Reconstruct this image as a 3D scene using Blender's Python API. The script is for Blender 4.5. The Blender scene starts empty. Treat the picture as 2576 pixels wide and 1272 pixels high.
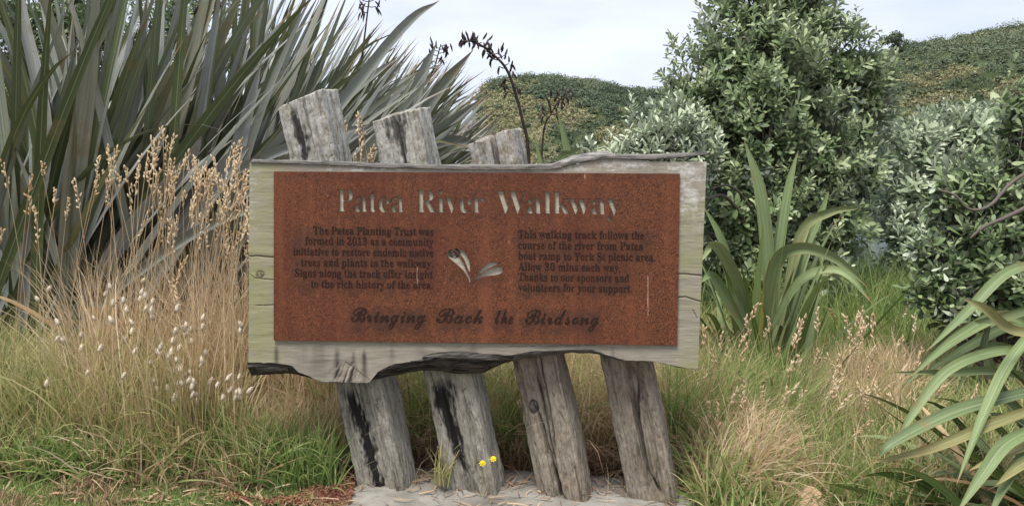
import bpy, math, random
import numpy as np
from mathutils import Vector, Matrix, Euler

S = bpy.context.scene
COL = S.collection
rng = np.random.default_rng(11)
random.seed(5)
R = math.radians

# ------------------------------------------------------------------ camera
CAM_H, FPX, HORIZ = 1.15, 740.0, 195.0          # eye height, focal length and horizon row of a 1024 x 505 frame
cd = bpy.data.cameras.new('camera')
cam = bpy.data.objects.new('camera', cd)
COL.objects.link(cam)
cam.location = (0, 0, CAM_H)
cam.rotation_euler = (R(90), 0, 0)
cd.sensor_width = 36
cd.lens = 36 * FPX / 1024
cd.shift_y = -(252.5 - HORIZ) / 1024
cd.clip_start, cd.clip_end = .05, 4000
S.camera = cam

# ------------------------------------------------------------------ sky, sun, exposure
SUN_EL, SUN_AZ = R(66), R(210)
w = bpy.data.worlds.new('World')
S.world = w
w.use_nodes = True
nt = w.node_tree
bg = nt.nodes['Background']
sky = nt.nodes.new('ShaderNodeTexSky')
sky.sky_type = 'NISHITA'
sky.sun_disc = False
sky.sun_elevation = SUN_EL
sky.sun_rotation = SUN_AZ
tc = nt.nodes.new('ShaderNodeTexCoord')
mp = nt.nodes.new('ShaderNodeMapping')
mp.inputs['Scale'].default_value = (1, 1, 3.2)
nt.links.new(tc.outputs['Generated'], mp.inputs[0])
n1 = nt.nodes.new('ShaderNodeTexNoise')
n1.inputs['Scale'].default_value = 2.6
n1.inputs['Detail'].default_value = 6
n1.inputs['Roughness'].default_value = .55
nt.links.new(mp.outputs[0], n1.inputs['Vector'])
cr = nt.nodes.new('ShaderNodeValToRGB')
cr.color_ramp.elements[0].position = .33
cr.color_ramp.elements[0].color = (4.0, 4.35, 5.2, 1)
cr.color_ramp.elements[1].position = .66
cr.color_ramp.elements[1].color = (5.5, 5.75, 6.35, 1)
nt.links.new(n1.outputs['Fac'], cr.inputs[0])
mx = nt.nodes.new('ShaderNodeMix')
mx.data_type = 'RGBA'
mx.inputs[0].default_value = .88
nt.links.new(sky.outputs[0], mx.inputs[6])
nt.links.new(cr.outputs[0], mx.inputs[7])
nt.links.new(mx.outputs[2], bg.inputs[0])
bg.inputs[1].default_value = .1
sd = bpy.data.lights.new('sun', 'SUN')
sd.energy = 3.0
sd.angle = R(22)
sd.color = (1, .95, .88)
sun = bpy.data.objects.new('sun', sd)
COL.objects.link(sun)
sv = Vector((math.sin(SUN_AZ) * math.cos(SUN_EL), math.cos(SUN_AZ) * math.cos(SUN_EL), math.sin(SUN_EL)))
sun.rotation_euler = sv.to_track_quat('Z', 'Y').to_euler()
sun.location = (0, 0, 30)
S.view_settings.view_transform = 'Standard'
S.view_settings.look = 'None'
S.view_settings.exposure = .97
S.view_settings.gamma = 1
S.render.engine = 'CYCLES'
S.cycles.max_bounces = 5
S.cycles.diffuse_bounces = 3
S.cycles.glossy_bounces = 2
S.cycles.transmission_bounces = 3
S.cycles.use_denoising = True


# ------------------------------------------------------------------ helpers
def at(px, py, Y):
    return np.array([(px - 512) / FPX * Y, Y, CAM_H - (py - HORIZ) / FPX * Y])


def at25(x, y, Y):                               # the same from the 2575-wide view of the photograph
    return at(x / 2.5146, y / 2.5188, Y)


def hsh(ix, iy, iz, seed=0):
    h = (ix.astype(np.int64) * 374761393 + iy.astype(np.int64) * 668265263 + iz.astype(np.int64) * 2147483647 + seed * 144665) & 0xffffffff
    h = ((h ^ (h >> 13)) * 1274126177) & 0xffffffff
    h = ((h ^ (h >> 16)) * 2246822519) & 0xffffffff
    return ((h ^ (h >> 15)) & 0xffffff) / float(0xffffff)


def vnoise(P, seed=0):
    P = np.asarray(P, float)
    i = np.floor(P).astype(np.int64)
    f = P - i
    f = f * f * (3 - 2 * f)
    r = 0
    for dx in (0, 1):
        for dy in (0, 1):
            for dz in (0, 1):
                wgt = (f[:, 0] if dx else 1 - f[:, 0]) * (f[:, 1] if dy else 1 - f[:, 1]) * (f[:, 2] if dz else 1 - f[:, 2])
                r = r + wgt * hsh(i[:, 0] + dx, i[:, 1] + dy, i[:, 2] + dz, seed)
    return r


def fbm(P, octv=4, seed=0, gain=.5):
    P = np.asarray(P, float)
    a, t, r = 1., 0., 0
    for k in range(octv):
        r = r + a * vnoise(P * 2 ** k + k * 17.3, seed + k)
        t += a
        a *= gain
    return r / t


def fbm2(X, Y, scale, octv=4, seed=0):
    P = np.stack([np.ravel(X) * scale, np.ravel(Y) * scale, np.zeros(np.size(X)) + seed * 3.7], 1)
    return fbm(P, octv, seed).reshape(np.shape(X))


def sstep(a, b, x):
    t = np.clip((x - a) / (b - a), 0, 1)
    return t * t * (3 - 2 * t)


def mesh_obj(name, V, F, mat, parent=None, base=None, smooth=True, attrs=None):
    """V (n,3); F list of (m,k) int arrays; attrs {name: (n,) or (n,3)}"""
    V = np.asarray(V, np.float32)
    if base is not None:
        V = V - np.asarray(base, np.float32)
    if isinstance(F, np.ndarray):
        F = [F]
    me = bpy.data.meshes.new(name)
    me.vertices.add(len(V))
    me.vertices.foreach_set('co', V.ravel())
    nl = sum(f.size for f in F)
    nf = sum(len(f) for f in F)
    me.loops.add(nl)
    me.polygons.add(nf)
    me.loops.foreach_set('vertex_index', np.concatenate([f.ravel() for f in F]).astype(np.int32))
    st, o = [], 0
    for f in F:
        st.append(o + np.arange(len(f)) * f.shape[1])
        o += f.size
    me.polygons.foreach_set('loop_start', np.concatenate(st).astype(np.int32))
    me.polygons.foreach_set('use_smooth', np.full(nf, smooth))
    me.update(calc_edges=True)
    for k, a in (attrs or {}).items():
        a = np.asarray(a, np.float32)
        if a.ndim == 1:
            at_ = me.attributes.new(k, 'FLOAT', 'POINT')
            at_.data.foreach_set('value', a)
        else:
            at_ = me.attributes.new(k, 'FLOAT_VECTOR', 'POINT')
            at_.data.foreach_set('vector', a.ravel())
    if mat:
        me.materials.append(mat)
    o = bpy.data.objects.new(name, me)
    COL.objects.link(o)
    if parent:
        o.parent = parent
    return o


def tag(o, label=None, cat=None, group=None, kind=None):
    if label:
        o['label'] = label
    if cat:
        o['category'] = cat
    if group:
        o['group'] = group
    if kind:
        o['kind'] = kind
    return o


def empty(name, loc, label, cat, group=None):
    o = bpy.data.objects.new(name, None)
    o.location = loc
    o.empty_display_size = .1
    COL.objects.link(o)
    return tag(o, label, cat, group)


def join(parts):
    """list of (V, [F..], attr dict) -> merged"""
    V, Fd, A, o = [], {}, {}, 0
    for v, fs, a in parts:
        V.append(v)
        for f in (fs if isinstance(fs, list) else [fs]):
            Fd.setdefault(f.shape[1], []).append(f + o)
        for k, x in (a or {}).items():
            A.setdefault(k, []).append(x)
        o += len(v)
    return np.concatenate(V), [np.concatenate(f) for f in Fd.values()], {k: np.concatenate(x) for k, x in A.items()}


def grid_faces(n, m, wrap=False):
    """n rows of m vertices; wrap closes each row"""
    i = np.arange(n - 1)[:, None] * m
    if wrap:
        j = np.arange(m)[None, :]
        jn = (j + 1) % m
    else:
        j = np.arange(m - 1)[None, :]
        jn = j + 1
    return np.stack([i + j, i + jn, i + m + jn, i + m + j], -1).reshape(-1, 4)


def tube(pts, rad, n=6):
    """one tapered tube along a polyline"""
    P = np.asarray(pts, float)
    r = np.broadcast_to(np.asarray(rad, float), (len(P),))
    T = np.gradient(P, axis=0)
    T /= np.linalg.norm(T, axis=1)[:, None] + 1e-9
    up = np.array([0, 0, 1.]) if abs(T[:, 2]).mean() < .8 else np.array([1., 0, 0])
    A = np.cross(T, up)
    A /= np.linalg.norm(A, axis=1)[:, None] + 1e-9
    B = np.cross(T, A)
    th = np.linspace(0, 2 * np.pi, n, endpoint=False)
    V = P[:, None] + r[:, None, None] * (np.cos(th)[None, :, None] * A[:, None] + np.sin(th)[None, :, None] * B[:, None])
    V = np.concatenate([V.reshape(-1, 3), P[-1:]])
    F = grid_faces(len(P), n, True)
    l = (len(P) - 1) * n
    cap = np.stack([l + np.arange(n), l + (np.arange(n) + 1) % n, np.full(n, len(V) - 1)], 1)
    return V, [F, cap], {}


def smooth_line(pts, k=8):
    """Catmull-Rom through the points"""
    P = np.asarray(pts, float)
    P = np.concatenate([2 * P[:1] - P[1:2], P, 2 * P[-1:] - P[-2:-1]])
    out = []
    for i in range(1, len(P) - 2):
        t = np.linspace(0, 1, k, endpoint=False)[:, None]
        a, b, c, d = P[i - 1], P[i], P[i + 1], P[i + 2]
        out.append(.5 * (2 * b + (c - a) * t + (2 * a - 5 * b + 4 * c - d) * t * t + (3 * b - a - 3 * c + d) * t ** 3))
    out.append(P[-2:-1])
    return np.concatenate(out)


def ribbons(base, az, el, L, W, droop, roll, prof, K=6, pw=1.5, fold=0., twist=0., tint=None, azturn=None):
    """N blades, each a strip of K+1 rows; el falls by droop (rad) along the blade"""
    N = len(base)
    bc = lambda x: np.broadcast_to(np.asarray(x, float), (N,))
    az, el, L, W, droop, roll, twist = map(bc, (az, el, L, W, droop, roll, twist))
    t = np.linspace(0, 1, K + 1)
    E = el[:, None] - droop[:, None] * t[None] ** bc(pw)[:, None]
    Az = az[:, None] + (0 if azturn is None else bc(azturn)[:, None] * t[None])
    D = np.stack([np.cos(E) * np.cos(Az), np.cos(E) * np.sin(Az), np.sin(E)], -1)
    step = (L / K)[:, None, None] * (D[:, :-1] + D[:, 1:]) * .5
    P = base[:, None] + np.concatenate([np.zeros((N, 1, 3)), np.cumsum(step, 1)], 1)
    side0 = np.stack([-np.sin(Az), np.cos(Az), np.zeros_like(Az)], -1)
    nrm0 = np.cross(D, side0)
    ra = roll[:, None] + twist[:, None] * t[None]
    side = side0 * np.cos(ra)[..., None] + nrm0 * np.sin(ra)[..., None]
    nrm = np.cross(D, side)
    hw = (W[:, None] * .5 * np.interp(t, np.linspace(0, 1, len(prof)), prof)[None])[..., None]
    if fold:
        rows = [P - side * hw, P + nrm * hw * fold, P + side * hw]
        ac = [-1, 0, 1]
    else:
        rows = [P - side * hw, P + side * hw]
        ac = [-1, 1]
    c = len(rows)
    V = np.stack(rows, 2).reshape(-1, 3)
    f = grid_faces(K + 1, c)
    F = (f[None] + (np.arange(N) * (K + 1) * c)[:, None, None]).reshape(-1, 4)
    tint = rng.random(N) if tint is None else bc(tint)
    A = np.zeros((N, K + 1, c, 3))
    A[..., 0] = tint[:, None, None]
    A[..., 1] = t[None, :, None]
    A[..., 2] = np.array(ac)[None, None, :]
    return V, F, {'leaf': A.reshape(-1, 3)}


# ------------------------------------------------------------------ material helper
class Mat:
    def __init__(s, name, rough=.7, spec=.3):
        s.m = bpy.data.materials.new(name)
        s.m.use_nodes = True
        s.nt = s.m.node_tree
        s.b = s.nt.nodes['Principled BSDF']
        s.b.inputs['Roughness'].default_value = rough
        s.b.inputs['Specular IOR Level'].default_value = spec

    def n(s, t, **k):
        x = s.nt.nodes.new(t)
        for a, v in k.items():
            setattr(x, a, v)
        return x

    def l(s, a, b):
        s.nt.links.new(a, b)

    def put(s, sock, v):
        if hasattr(v, 'is_linked') or hasattr(v, 'links'):
            s.l(v, sock)
        else:
            sock.default_value = (*v, 1) if isinstance(v, tuple) and len(v) == 3 else v

    def obj(s, scale=(1, 1, 1), src='Object'):
        c = s.n('ShaderNodeTexCoord')
        m = s.n('ShaderNodeMapping')
        m.inputs['Scale'].default_value = scale
        s.l(c.outputs[src], m.inputs[0])
        return m.outputs[0]

    def noise(s, vec, scale, detail=4, rough=.55, dist=0.):
        x = s.n('ShaderNodeTexNoise')
        s.l(vec, x.inputs['Vector'])
        x.inputs['Scale'].default_value = scale
        x.inputs['Detail'].default_value = detail
        x.inputs['Roughness'].default_value = rough
        x.inputs['Distortion'].default_value = dist
        return x.outputs['Fac']

    def vor(s, vec, scale, feat='F1'):
        x = s.n('ShaderNodeTexVoronoi', feature=feat)
        s.l(vec, x.inputs['Vector'])
        x.inputs['Scale'].default_value = scale
        return x.outputs['Distance']

    def ramp(s, fac, stops):
        x = s.n('ShaderNodeValToRGB')
        e = x.color_ramp.elements
        while len(e) < len(stops):
            e.new(.5)
        for q, (p, c) in zip(e, stops):
            q.position = p
            q.color = (*c, 1) if len(c) == 3 else c
        s.l(fac, x.inputs[0])
        return x.outputs[0]

    def rng(s, v, a, b, c=0., d=1.):
        x = s.n('ShaderNodeMapRange')
        s.put(x.inputs[0], v)
        for i, q in enumerate((a, b, c, d)):
            x.inputs[i + 1].default_value = q
        return x.outputs[0]

    def math(s, op, a, b=0.):
        x = s.n('ShaderNodeMath', operation=op)
        s.put(x.inputs[0], a)
        s.put(x.inputs[1], b)
        return x.outputs[0]

    def mix(s, f, a, b, mode='MIX'):
        x = s.n('ShaderNodeMix', data_type='RGBA', blend_type=mode)
        s.put(x.inputs[0], f)
        for i, v in ((6, a), (7, b)):
            s.put(x.inputs[i], (*v, 1) if isinstance(v, tuple) and len(v) == 3 else v)
        return x.outputs[2]

    def attr(s, name):
        x = s.n('ShaderNodeAttribute', attribute_name=name)
        return x

    def leafattr(s):
        a = s.attr('leaf')
        x = s.n('ShaderNodeSeparateXYZ')
        s.l(a.outputs['Vector'], x.inputs[0])
        return x.outputs[0], x.outputs[1], x.outputs[2]

    def back(s):
        return s.n('ShaderNodeNewGeometry').outputs['Backfacing']

    def bump(s, h, strength=.5, dist=.01, prev=None):
        x = s.n('ShaderNodeBump')
        x.inputs['Strength'].default_value = strength
        x.inputs['Distance'].default_value = dist
        s.l(h, x.inputs['Height'])
        if prev is not None:
            s.l(prev, x.inputs['Normal'])
        return x.outputs[0]

    def out(s, col, nrm=None, rough=None, trans=0.):
        s.put(s.b.inputs['Base Color'], (*col, 1) if isinstance(col, tuple) and len(col) == 3 else col)
        if nrm is not None:
            s.l(nrm, s.b.inputs['Normal'])
        if rough is not None:
            s.put(s.b.inputs['Roughness'], rough)
        if trans:
            tr = s.n('ShaderNodeBsdfTranslucent')
            s.put(tr.inputs[0], col)
            ms = s.n('ShaderNodeMixShader')
            ms.inputs[0].default_value = trans
            s.l(s.b.outputs[0], ms.inputs[1])
            s.l(tr.outputs[0], ms.inputs[2])
            s.l(ms.outputs[0], s.nt.nodes['Material Output'].inputs[0])
        return s.m


# ------------------------------------------------------------------ materials
def m_ground():
    q = Mat('soil_and_turf', .95, .1)
    v = q.obj()
    a = q.noise(v, 1.3, 6)
    b = q.noise(v, 30, 5, .7)
    c = q.mix(q.rng(a, .4, .62), (.115, .085, .05), (.06, .085, .028))
    c = q.mix(q.rng(b, .35, .75), c, (.2, .155, .095))
    return q.out(c, q.bump(b, .8, .02))


def m_water():
    q = Mat('river_water', .12, .5)
    v = q.obj((1, .35, 1))
    return q.out((.22, .26, .29), q.bump(q.noise(v, 2.5, 3), .15, .05))


def m_hill():
    q = Mat('hill_grass_and_scrub', .95, .1)
    v = q.obj()
    a = q.attr('veg').outputs['Fac']
    n = q.noise(q.obj((1, 1, .6)), 1.7, 7, .75)
    n2 = q.noise(v, .11, 5, .6)
    tan = q.ramp(n, [(.3, (.13, .135, .07)), (.5, (.25, .225, .13)), (.7, (.37, .33, .21))])
    tan = q.mix(q.rng(n2, .5, .68), tan, (.12, .17, .05))
    grn = q.ramp(n, [(.3, (.05, .07, .035)), (.55, (.11, .14, .07)), (.8, (.19, .2, .1))])
    c = q.mix(q.rng(a, .35, .6), tan, grn)
    cl = q.attr('cliff').outputs['Fac']
    rock = q.ramp(q.noise(q.obj((1, 1, 2.2)), .9, 6, .65), [(.3, (.14, .115, .09)), (.6, (.42, .38, .32)), (.8, (.55, .52, .47))])
    c = q.mix(cl, c, rock)
    return q.out(c, q.bump(n, 1., .5))


def m_scrub(name, lo, mid, hi):
    q = Mat(name, .8, .25)
    t, al, ac = q.leafattr()
    c = q.ramp(t, [(0, lo), (.5, mid), (1, hi)])
    return q.out(c, trans=.15)


def m_flax(name, cols, edge=.5, under=.5, spec=.45, ro=(.34, .52)):
    q = Mat(name, .42, spec)
    t, al, ac = q.leafattr()
    c = q.ramp(t, cols)
    bk = q.mix(under, c, (.30, .312, .35))
    c = q.mix(q.back(), c, bk)
    # parallel veins
    cmb = q.n('ShaderNodeCombineXYZ')
    q.l(q.math('MULTIPLY', ac, 9.), cmb.inputs[0])
    q.l(q.math('MULTIPLY', al, 3.), cmb.inputs[1])
    q.l(q.math('MULTIPLY', t, 91.), cmb.inputs[2])
    vn = q.noise(cmb.outputs[0], 1., 3, .6)
    c = q.mix(1., c, q.ramp(vn, [(.25, (.55, .57, .55)), (.75, (1.35, 1.32, 1.22))]), 'MULTIPLY')
    mr = q.rng(q.math('ABSOLUTE', ac), .03, .12, .55, 0)
    c = q.mix(mr, c, (.3, .33, .2))
    # weathered blotches and brown tips
    bl = q.noise(q.obj(), 6, 4)
    c = q.mix(q.rng(bl, .58, .74, 0, .7), c, (.2, .14, .06))
    fl = q.noise(q.obj(), 55, 3, .6)
    c = q.mix(q.rng(fl, .64, .72, 0, .6), c, (.13, .085, .04))
    tip = q.math('MULTIPLY', q.rng(q.math('ADD', al, q.math('MULTIPLY', bl, .16)), 1.0, 1.1), .85)
    c = q.mix(tip, c, (.24, .12, .05))
    em = q.rng(q.math('ABSOLUTE', ac), .86, 1., 0., edge)
    c = q.mix(em, c, (.16, .075, .025))
    return q.out(c, q.bump(vn, .25, .002), rough=q.rng(vn, .3, .7, *ro), trans=.12)


def m_grass(name, stops, trans=.25, tipc=(.4, .32, .18), tip=.6):
    q = Mat(name, .7, .2)
    t, al, ac = q.leafattr()
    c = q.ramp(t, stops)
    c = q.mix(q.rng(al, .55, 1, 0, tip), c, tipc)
    return q.out(c, trans=trans)


def m_shrub(name, dark, mid, young, under):
    q = Mat(name, .45, .4)
    t, al, ac = q.leafattr()
    c = q.ramp(t, [(0, dark), (.5, mid), (1, young)])
    c = q.mix(q.rng(q.math('ABSOLUTE', ac), .0, .25, .25, 0), c, under)
    c = q.mix(q.back(), c, under)
    return q.out(c, trans=.12)


def m_bark(name, a=(.06, .05, .042), b=(.16, .14, .12)):
    q = Mat(name, .9, .2)
    n = q.noise(q.obj((8, 8, 1.5)), 9, 5, .65)
    return q.out(q.mix(n, a, b), q.bump(n, .6, .01))


def m_plain(name, a, b, scale=20, rough=.8, bump=.4, d=.005):
    q = Mat(name, rough, .25)
    n = q.noise(q.obj(), scale, 5, .6)
    return q.out(q.mix(q.rng(n, .3, .7), a, b), q.bump(n, bump, d))


def m_post(name, pale, mid, dark, green):
    q = Mat(name, .92, .15)
    st = q.attr('stain').outputs['Fac']
    hi = q.attr('lichen').outputs['Fac']
    v = q.obj((1, 1, .16))
    g = q.noise(v, 110, 7, .75, .4)
    worm = q.noise(q.obj((1, 1, .4)), 62, 4, .65, 1.1)
    big = q.noise(q.obj((1, 1, .6)), 7, 5, .6)
    c = q.mix(q.rng(g, .38, .62), mid, pale)
    c = q.mix(q.rng(big, .5, .72, 0, .65), c, green)
    lc = q.noise(q.obj(), 34, 5, .7)
    c = q.mix(q.math('MULTIPLY', hi, q.rng(lc, .36, .6, 0, .8)), c, (.45, .455, .435))
    c = q.mix(q.rng(worm, .52, .68, 0, .65), c, dark)
    lng = q.noise(q.obj((1, 1, .045)), 48, 4, .6, .3)
    c = q.mix(q.rng(lng, .56, .66, 0, .6), c, dark)
    c = q.mix(st, c, (.014, .013, .014))
    h = q.math('ADD', q.math('MULTIPLY', g, .5), q.math('MULTIPLY', q.math('ADD', worm, lng), -.8))
    return q.out(c, q.bump(h, .9, .007))


def m_board():
    q = Mat('weathered_board', .85, .2)
    st = q.attr('stain').outputs['Fac']
    al = q.attr('algae').outputs['Fac']
    li = q.attr('lichen').outputs['Fac']
    v = q.obj((.12, 1, 1))
    g = q.noise(v, 110, 5, .6, .25)
    g2 = q.noise(q.obj((.3, 1, 1)), 14, 5, .6, .6)
    saw = q.noise(q.obj((1, 1, .12)), 120, 3, .6)
    c = q.mix(q.rng(g, .3, .7), (.2, .18, .143), (.325, .3, .25))
    c = q.mix(q.rng(g2, .42, .7, 0, .6), c, (.265, .23, .185))
    c = q.mix(q.math('MULTIPLY', al, q.rng(q.math('ADD', saw, g2), .8, 1.2, .35, .95)), c, (.25, .255, .125))
    c = q.mix(q.math('MULTIPLY', q.rng(g, .6, .75), .35), c, (.11, .1, .075))
    c = q.mix(q.math('MULTIPLY', li, q.rng(q.noise(q.obj((.6, 1, 1)), 38, 6, .78), .47, .66, 0, .8)), c, (.58, .58, .57))
    c = q.mix(q.attr('sheltered').outputs['Fac'], c, q.mix(q.rng(g, .3, .7), (.33, .3, .24), (.46, .425, .35)))
    c = q.mix(st, c, (.03, .025, .022))
    return q.out(c, q.bump(q.math('ADD', g, q.math('MULTIPLY', saw, .5)), .35, .003))


def m_wane():
    q = Mat('charred_waney_edge', .9, .2)
    v = q.obj((.14, 1, 1))
    g = q.noise(v, 80, 6, .65, .7)
    pa = q.attr('pale').outputs['Fac']
    c = q.mix(q.rng(g, .4, .68), (.012, .011, .011), (.1, .085, .072))
    c = q.mix(q.math('MULTIPLY', pa, q.rng(g, .3, .6)), c, (.3, .29, .27))
    return q.out(c, q.bump(g, 1., .01))


def m_rust():
    q = Mat('rusted_steel', .8, .25)
    v = q.obj()
    fine = q.noise(v, 150, 2, .5, 2.2)
    med = q.noise(v, 34, 4, .6)
    big = q.noise(q.obj((1, 1, .45)), 4.2, 5, .6)
    c = q.ramp(fine, [(.37, (.038, .014, .008)), (.5, (.102, .036, .016)), (.62, (.2, .072, .034))])
    c = q.mix(q.rng(big, .42, .72, 0, .75), c, (.085, .022, .013))
    run = q.noise(q.obj((1, 1, .07)), 16, 4, .6)
    c = q.mix(q.rng(run, .5, .75, 0, .5), c, (.2, .07, .033))
    c = q.mix(q.rng(med, .56, .72, 0, .35), c, (.22, .07, .026))
    st = q.attr('stain').outputs['Fac']
    c = q.mix(st, c, (.045, .018, .014))
    return q.out(c, q.bump(fine, .5, .002))


# ------------------------------------------------------------------ ground
def zg(X, Y):
    X, Y = np.asarray(X, float), np.asarray(Y, float)
    z = -.012 - .055 * (X + .47) * sstep(0, 1, 1 - np.abs(X) / 6)
    z = z + .10 * (fbm2(X, Y, .55, 3, 4) - .5) * sstep(3.2, 5, Y)
    z = z + .12 * sstep(3.4, 5.5, Y) - 1.5 * sstep(7.5, 12.5, Y)
    return z


xs = np.concatenate([-np.geomspace(1500, 6.2, 26), np.linspace(-6, 6, 121), np.geomspace(6.2, 1500, 26)])
ys = np.concatenate([[-400, -60, -10, -2], np.linspace(0, 13, 131), np.geomspace(13.3, 3000, 34)])
GX, GY = np.meshgrid(xs, ys)
GZ = zg(GX, GY) + .012 * (fbm2(GX, GY, 9, 3, 8) - .5)
GZ = np.where(GY > 13.2, -1.5 + 1.3 * sstep(56, 66, GY), GZ)
ground = mesh_obj('ground', np.stack([GX, GY, GZ], -1).reshape(-1, 3), grid_faces(len(ys), len(xs)), m_ground())
tag(ground, kind='structure')
rx, ry = np.meshgrid(np.linspace(-260, 260, 60), np.linspace(10.5, 62, 30))
river = mesh_obj('river', np.stack([rx, ry, np.full_like(rx, -1.05)], -1).reshape(-1, 3), grid_faces(30, 60), m_water())
tag(river, kind='structure')

# ------------------------------------------------------------------ far hills
M_HILL = m_hill()


def make_hill(name, prof, Yb, Yt, Y_back, seed, vegf, cliff_px=None, nx=260, ny=120):
    """prof: (px, row of the ridge line) seen at depth Yt; the front slope climbs from depth Yb to Yt"""
    pxs = np.array([p[0] for p in prof], float)
    rows = np.array([p[1] for p in prof], float) + 3.5
    px = np.linspace(pxs[0], pxs[-1], nx)
    top = CAM_H - (np.interp(px, pxs, rows) - HORIZ) / FPX * Yt
    u = np.linspace(0, 1.35, ny)
    U, PX = np.meshgrid(u, px, indexing='ij')
    Yg = Yb + (Yt - Yb) * np.minimum(U, 1) + np.maximum(U - 1, 0) / .35 * (Y_back - Yt)
    Xg = (PX - 512) / FPX * Yt * (1 - .0 * U)
    h = np.where(U < 1, .12 * U + .88 * np.sin(np.clip(U, 0, 1) * np.pi / 2) ** .85, 1.0)
    Z = -1. + (top[None] + 1.) * h
    amp = sstep(0, .12, U) * (1 - .6 * sstep(.9, 1.0, U))
    Z = Z + amp * 2.2 * (fbm2(Xg, Yg * 1., .09, 4, seed) - .5)
    Yg = Yg + amp * 5 * (fbm2(Xg, Z * 1.6, .12, 4, seed + 3) - .5)
    row = HORIZ - (Z - CAM_H) * FPX / Yg
    veg = vegf(PX, row, Xg, Z, U)
    cl = np.zeros_like(U)
    if cliff_px:
        cl = cliff_px(PX, U, Xg, Z)
    o = mesh_obj(name, np.stack([Xg, Yg, Z], -1).reshape(-1, 3), grid_faces(ny, nx), M_HILL,
                 attrs={'veg': veg.ravel(), 'cliff': cl.ravel()})
    tag(o, kind='structure')
    return Xg, Yg, Z, veg * (1 - cl), U


def patches(PX, row, lst):
    v = 0
    for a, b, sx_, sy_, k in lst:
        v = v + .72 * k * np.exp(-(((PX - a) / sx_) ** 2 + ((row - b) / sy_) ** 2))
    return v


def veg_mid(PX, row, X, Z, U):
    n = fbm2(X, Z * 1.4, .75, 4, 21) * .6 + fbm2(X, Z * 1.4, .2, 3, 22) * .4
    v = .78 + (n - .5) * 3.0 - patches(PX, row, [(503, 100, 20, 16, .9), (560, 118, 26, 8, .95), (520, 122, 25, 9, .6), (575, 138, 18, 8, .6), (628, 128, 14, 12, .7), (520, 140, 30, 8, .5)])
    v = v + patches(PX, row, [(575, 92, 40, 12, .5), (595, 122, 20, 7, .6), (560, 135, 20, 5, .5), (640, 105, 20, 12, .4)])
    return np.clip(v, 0, 1)


def cliff_mid(PX, U, X, Z):
    n = fbm2(X, Z, .35, 4, 33)
    c = np.exp(-(((PX - 492) / 22) ** 2 + ((U - .16) / .16) ** 2)) + .8 * np.exp(-(((PX - 545) / 16) ** 2 + ((U - .1) / .09) ** 2))
    c = c + .8 * sstep(486, 479, PX) * sstep(1.02, .2, U)
    return np.clip((c + (n - .5) * .9 - .35) * 3, 0, 1)


H1 = make_hill('hill', [(474, 150), (477, 122), (480, 96), (486, 83), (497, 79), (505, 77), (525, 76), (545, 75), (565, 76.5), (590, 79), (603, 82), (613, 86),
                        (630, 88.5), (655, 89), (680, 90), (760, 88), (900, 88)], 62, 84, 190, 2, veg_mid, cliff_mid)


def veg_right(PX, row, X, Z, U):
    n = fbm2(X, Z * 1.3, .95, 4, 51) * .6 + fbm2(X, Z * 1.3, .26, 3, 52) * .4
    v = .78 + (n - .5) * 3.2 - patches(PX, row, [(912, 82, 17, 13, 1.), (895, 97, 12, 14, .8), (955, 104, 28, 8, .75), (930, 112, 20, 8, .7), (1000, 72, 26, 5, .35), (985, 118, 30, 8, .5), (960, 88, 20, 5, .3)])
    v = v + patches(PX, row, [(960, 62, 60, 14, .5), (985, 95, 22, 8, .4)])
    return np.clip(v, 0, 1)


H2 = make_hill('hillside', [(780, 92), (830, 78), (870, 60), (884, 51), (895, 41), (915, 38), (940, 35), (965, 32), (990, 29), (1024, 25), (1100, 18), (1250, 10)],
               36, 58, 170, 7, veg_right)


def leaf_blobs(C, rad, n, size, seed, tint, flat=.7):
    """clumps of small random faces about each centre"""
    g = np.random.default_rng(seed)
    N = len(C)
    d = g.normal(size=(N, n, 3))
    d /= np.linalg.norm(d, axis=2)[..., None]
    d[..., 2] = np.where(d[..., 2] < -.2, -d[..., 2], d[..., 2])
    rr = rad[:, None, None] * (.55 + .5 * g.random((N, n, 1)))
    P = C[:, None] + d * rr * np.array([1, 1, flat])
    nr = d + g.normal(size=d.shape) * .5
    nr /= np.linalg.norm(nr, axis=2)[..., None]
    a = np.cross(nr, g.normal(size=d.shape))
    a /= np.linalg.norm(a, axis=2)[..., None]
    b = np.cross(nr, a)
    sz = size * (.6 + .8 * g.random((N, n, 1)))
    Vv = np.stack([P - a * sz, P + b * sz * .7, P + a * sz, P - b * sz * .7], 2).reshape(-1, 3)
    F = np.arange(len(Vv)).reshape(-1, 4)
    tt = np.clip(tint[:, None] + g.normal(size=(N, n)) * .16, 0, 1)
    A = np.zeros((N, n, 4, 3))
    A[..., 0] = tt[..., None]
    return Vv, F, {'leaf': A.reshape(-1, 3)}


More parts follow.
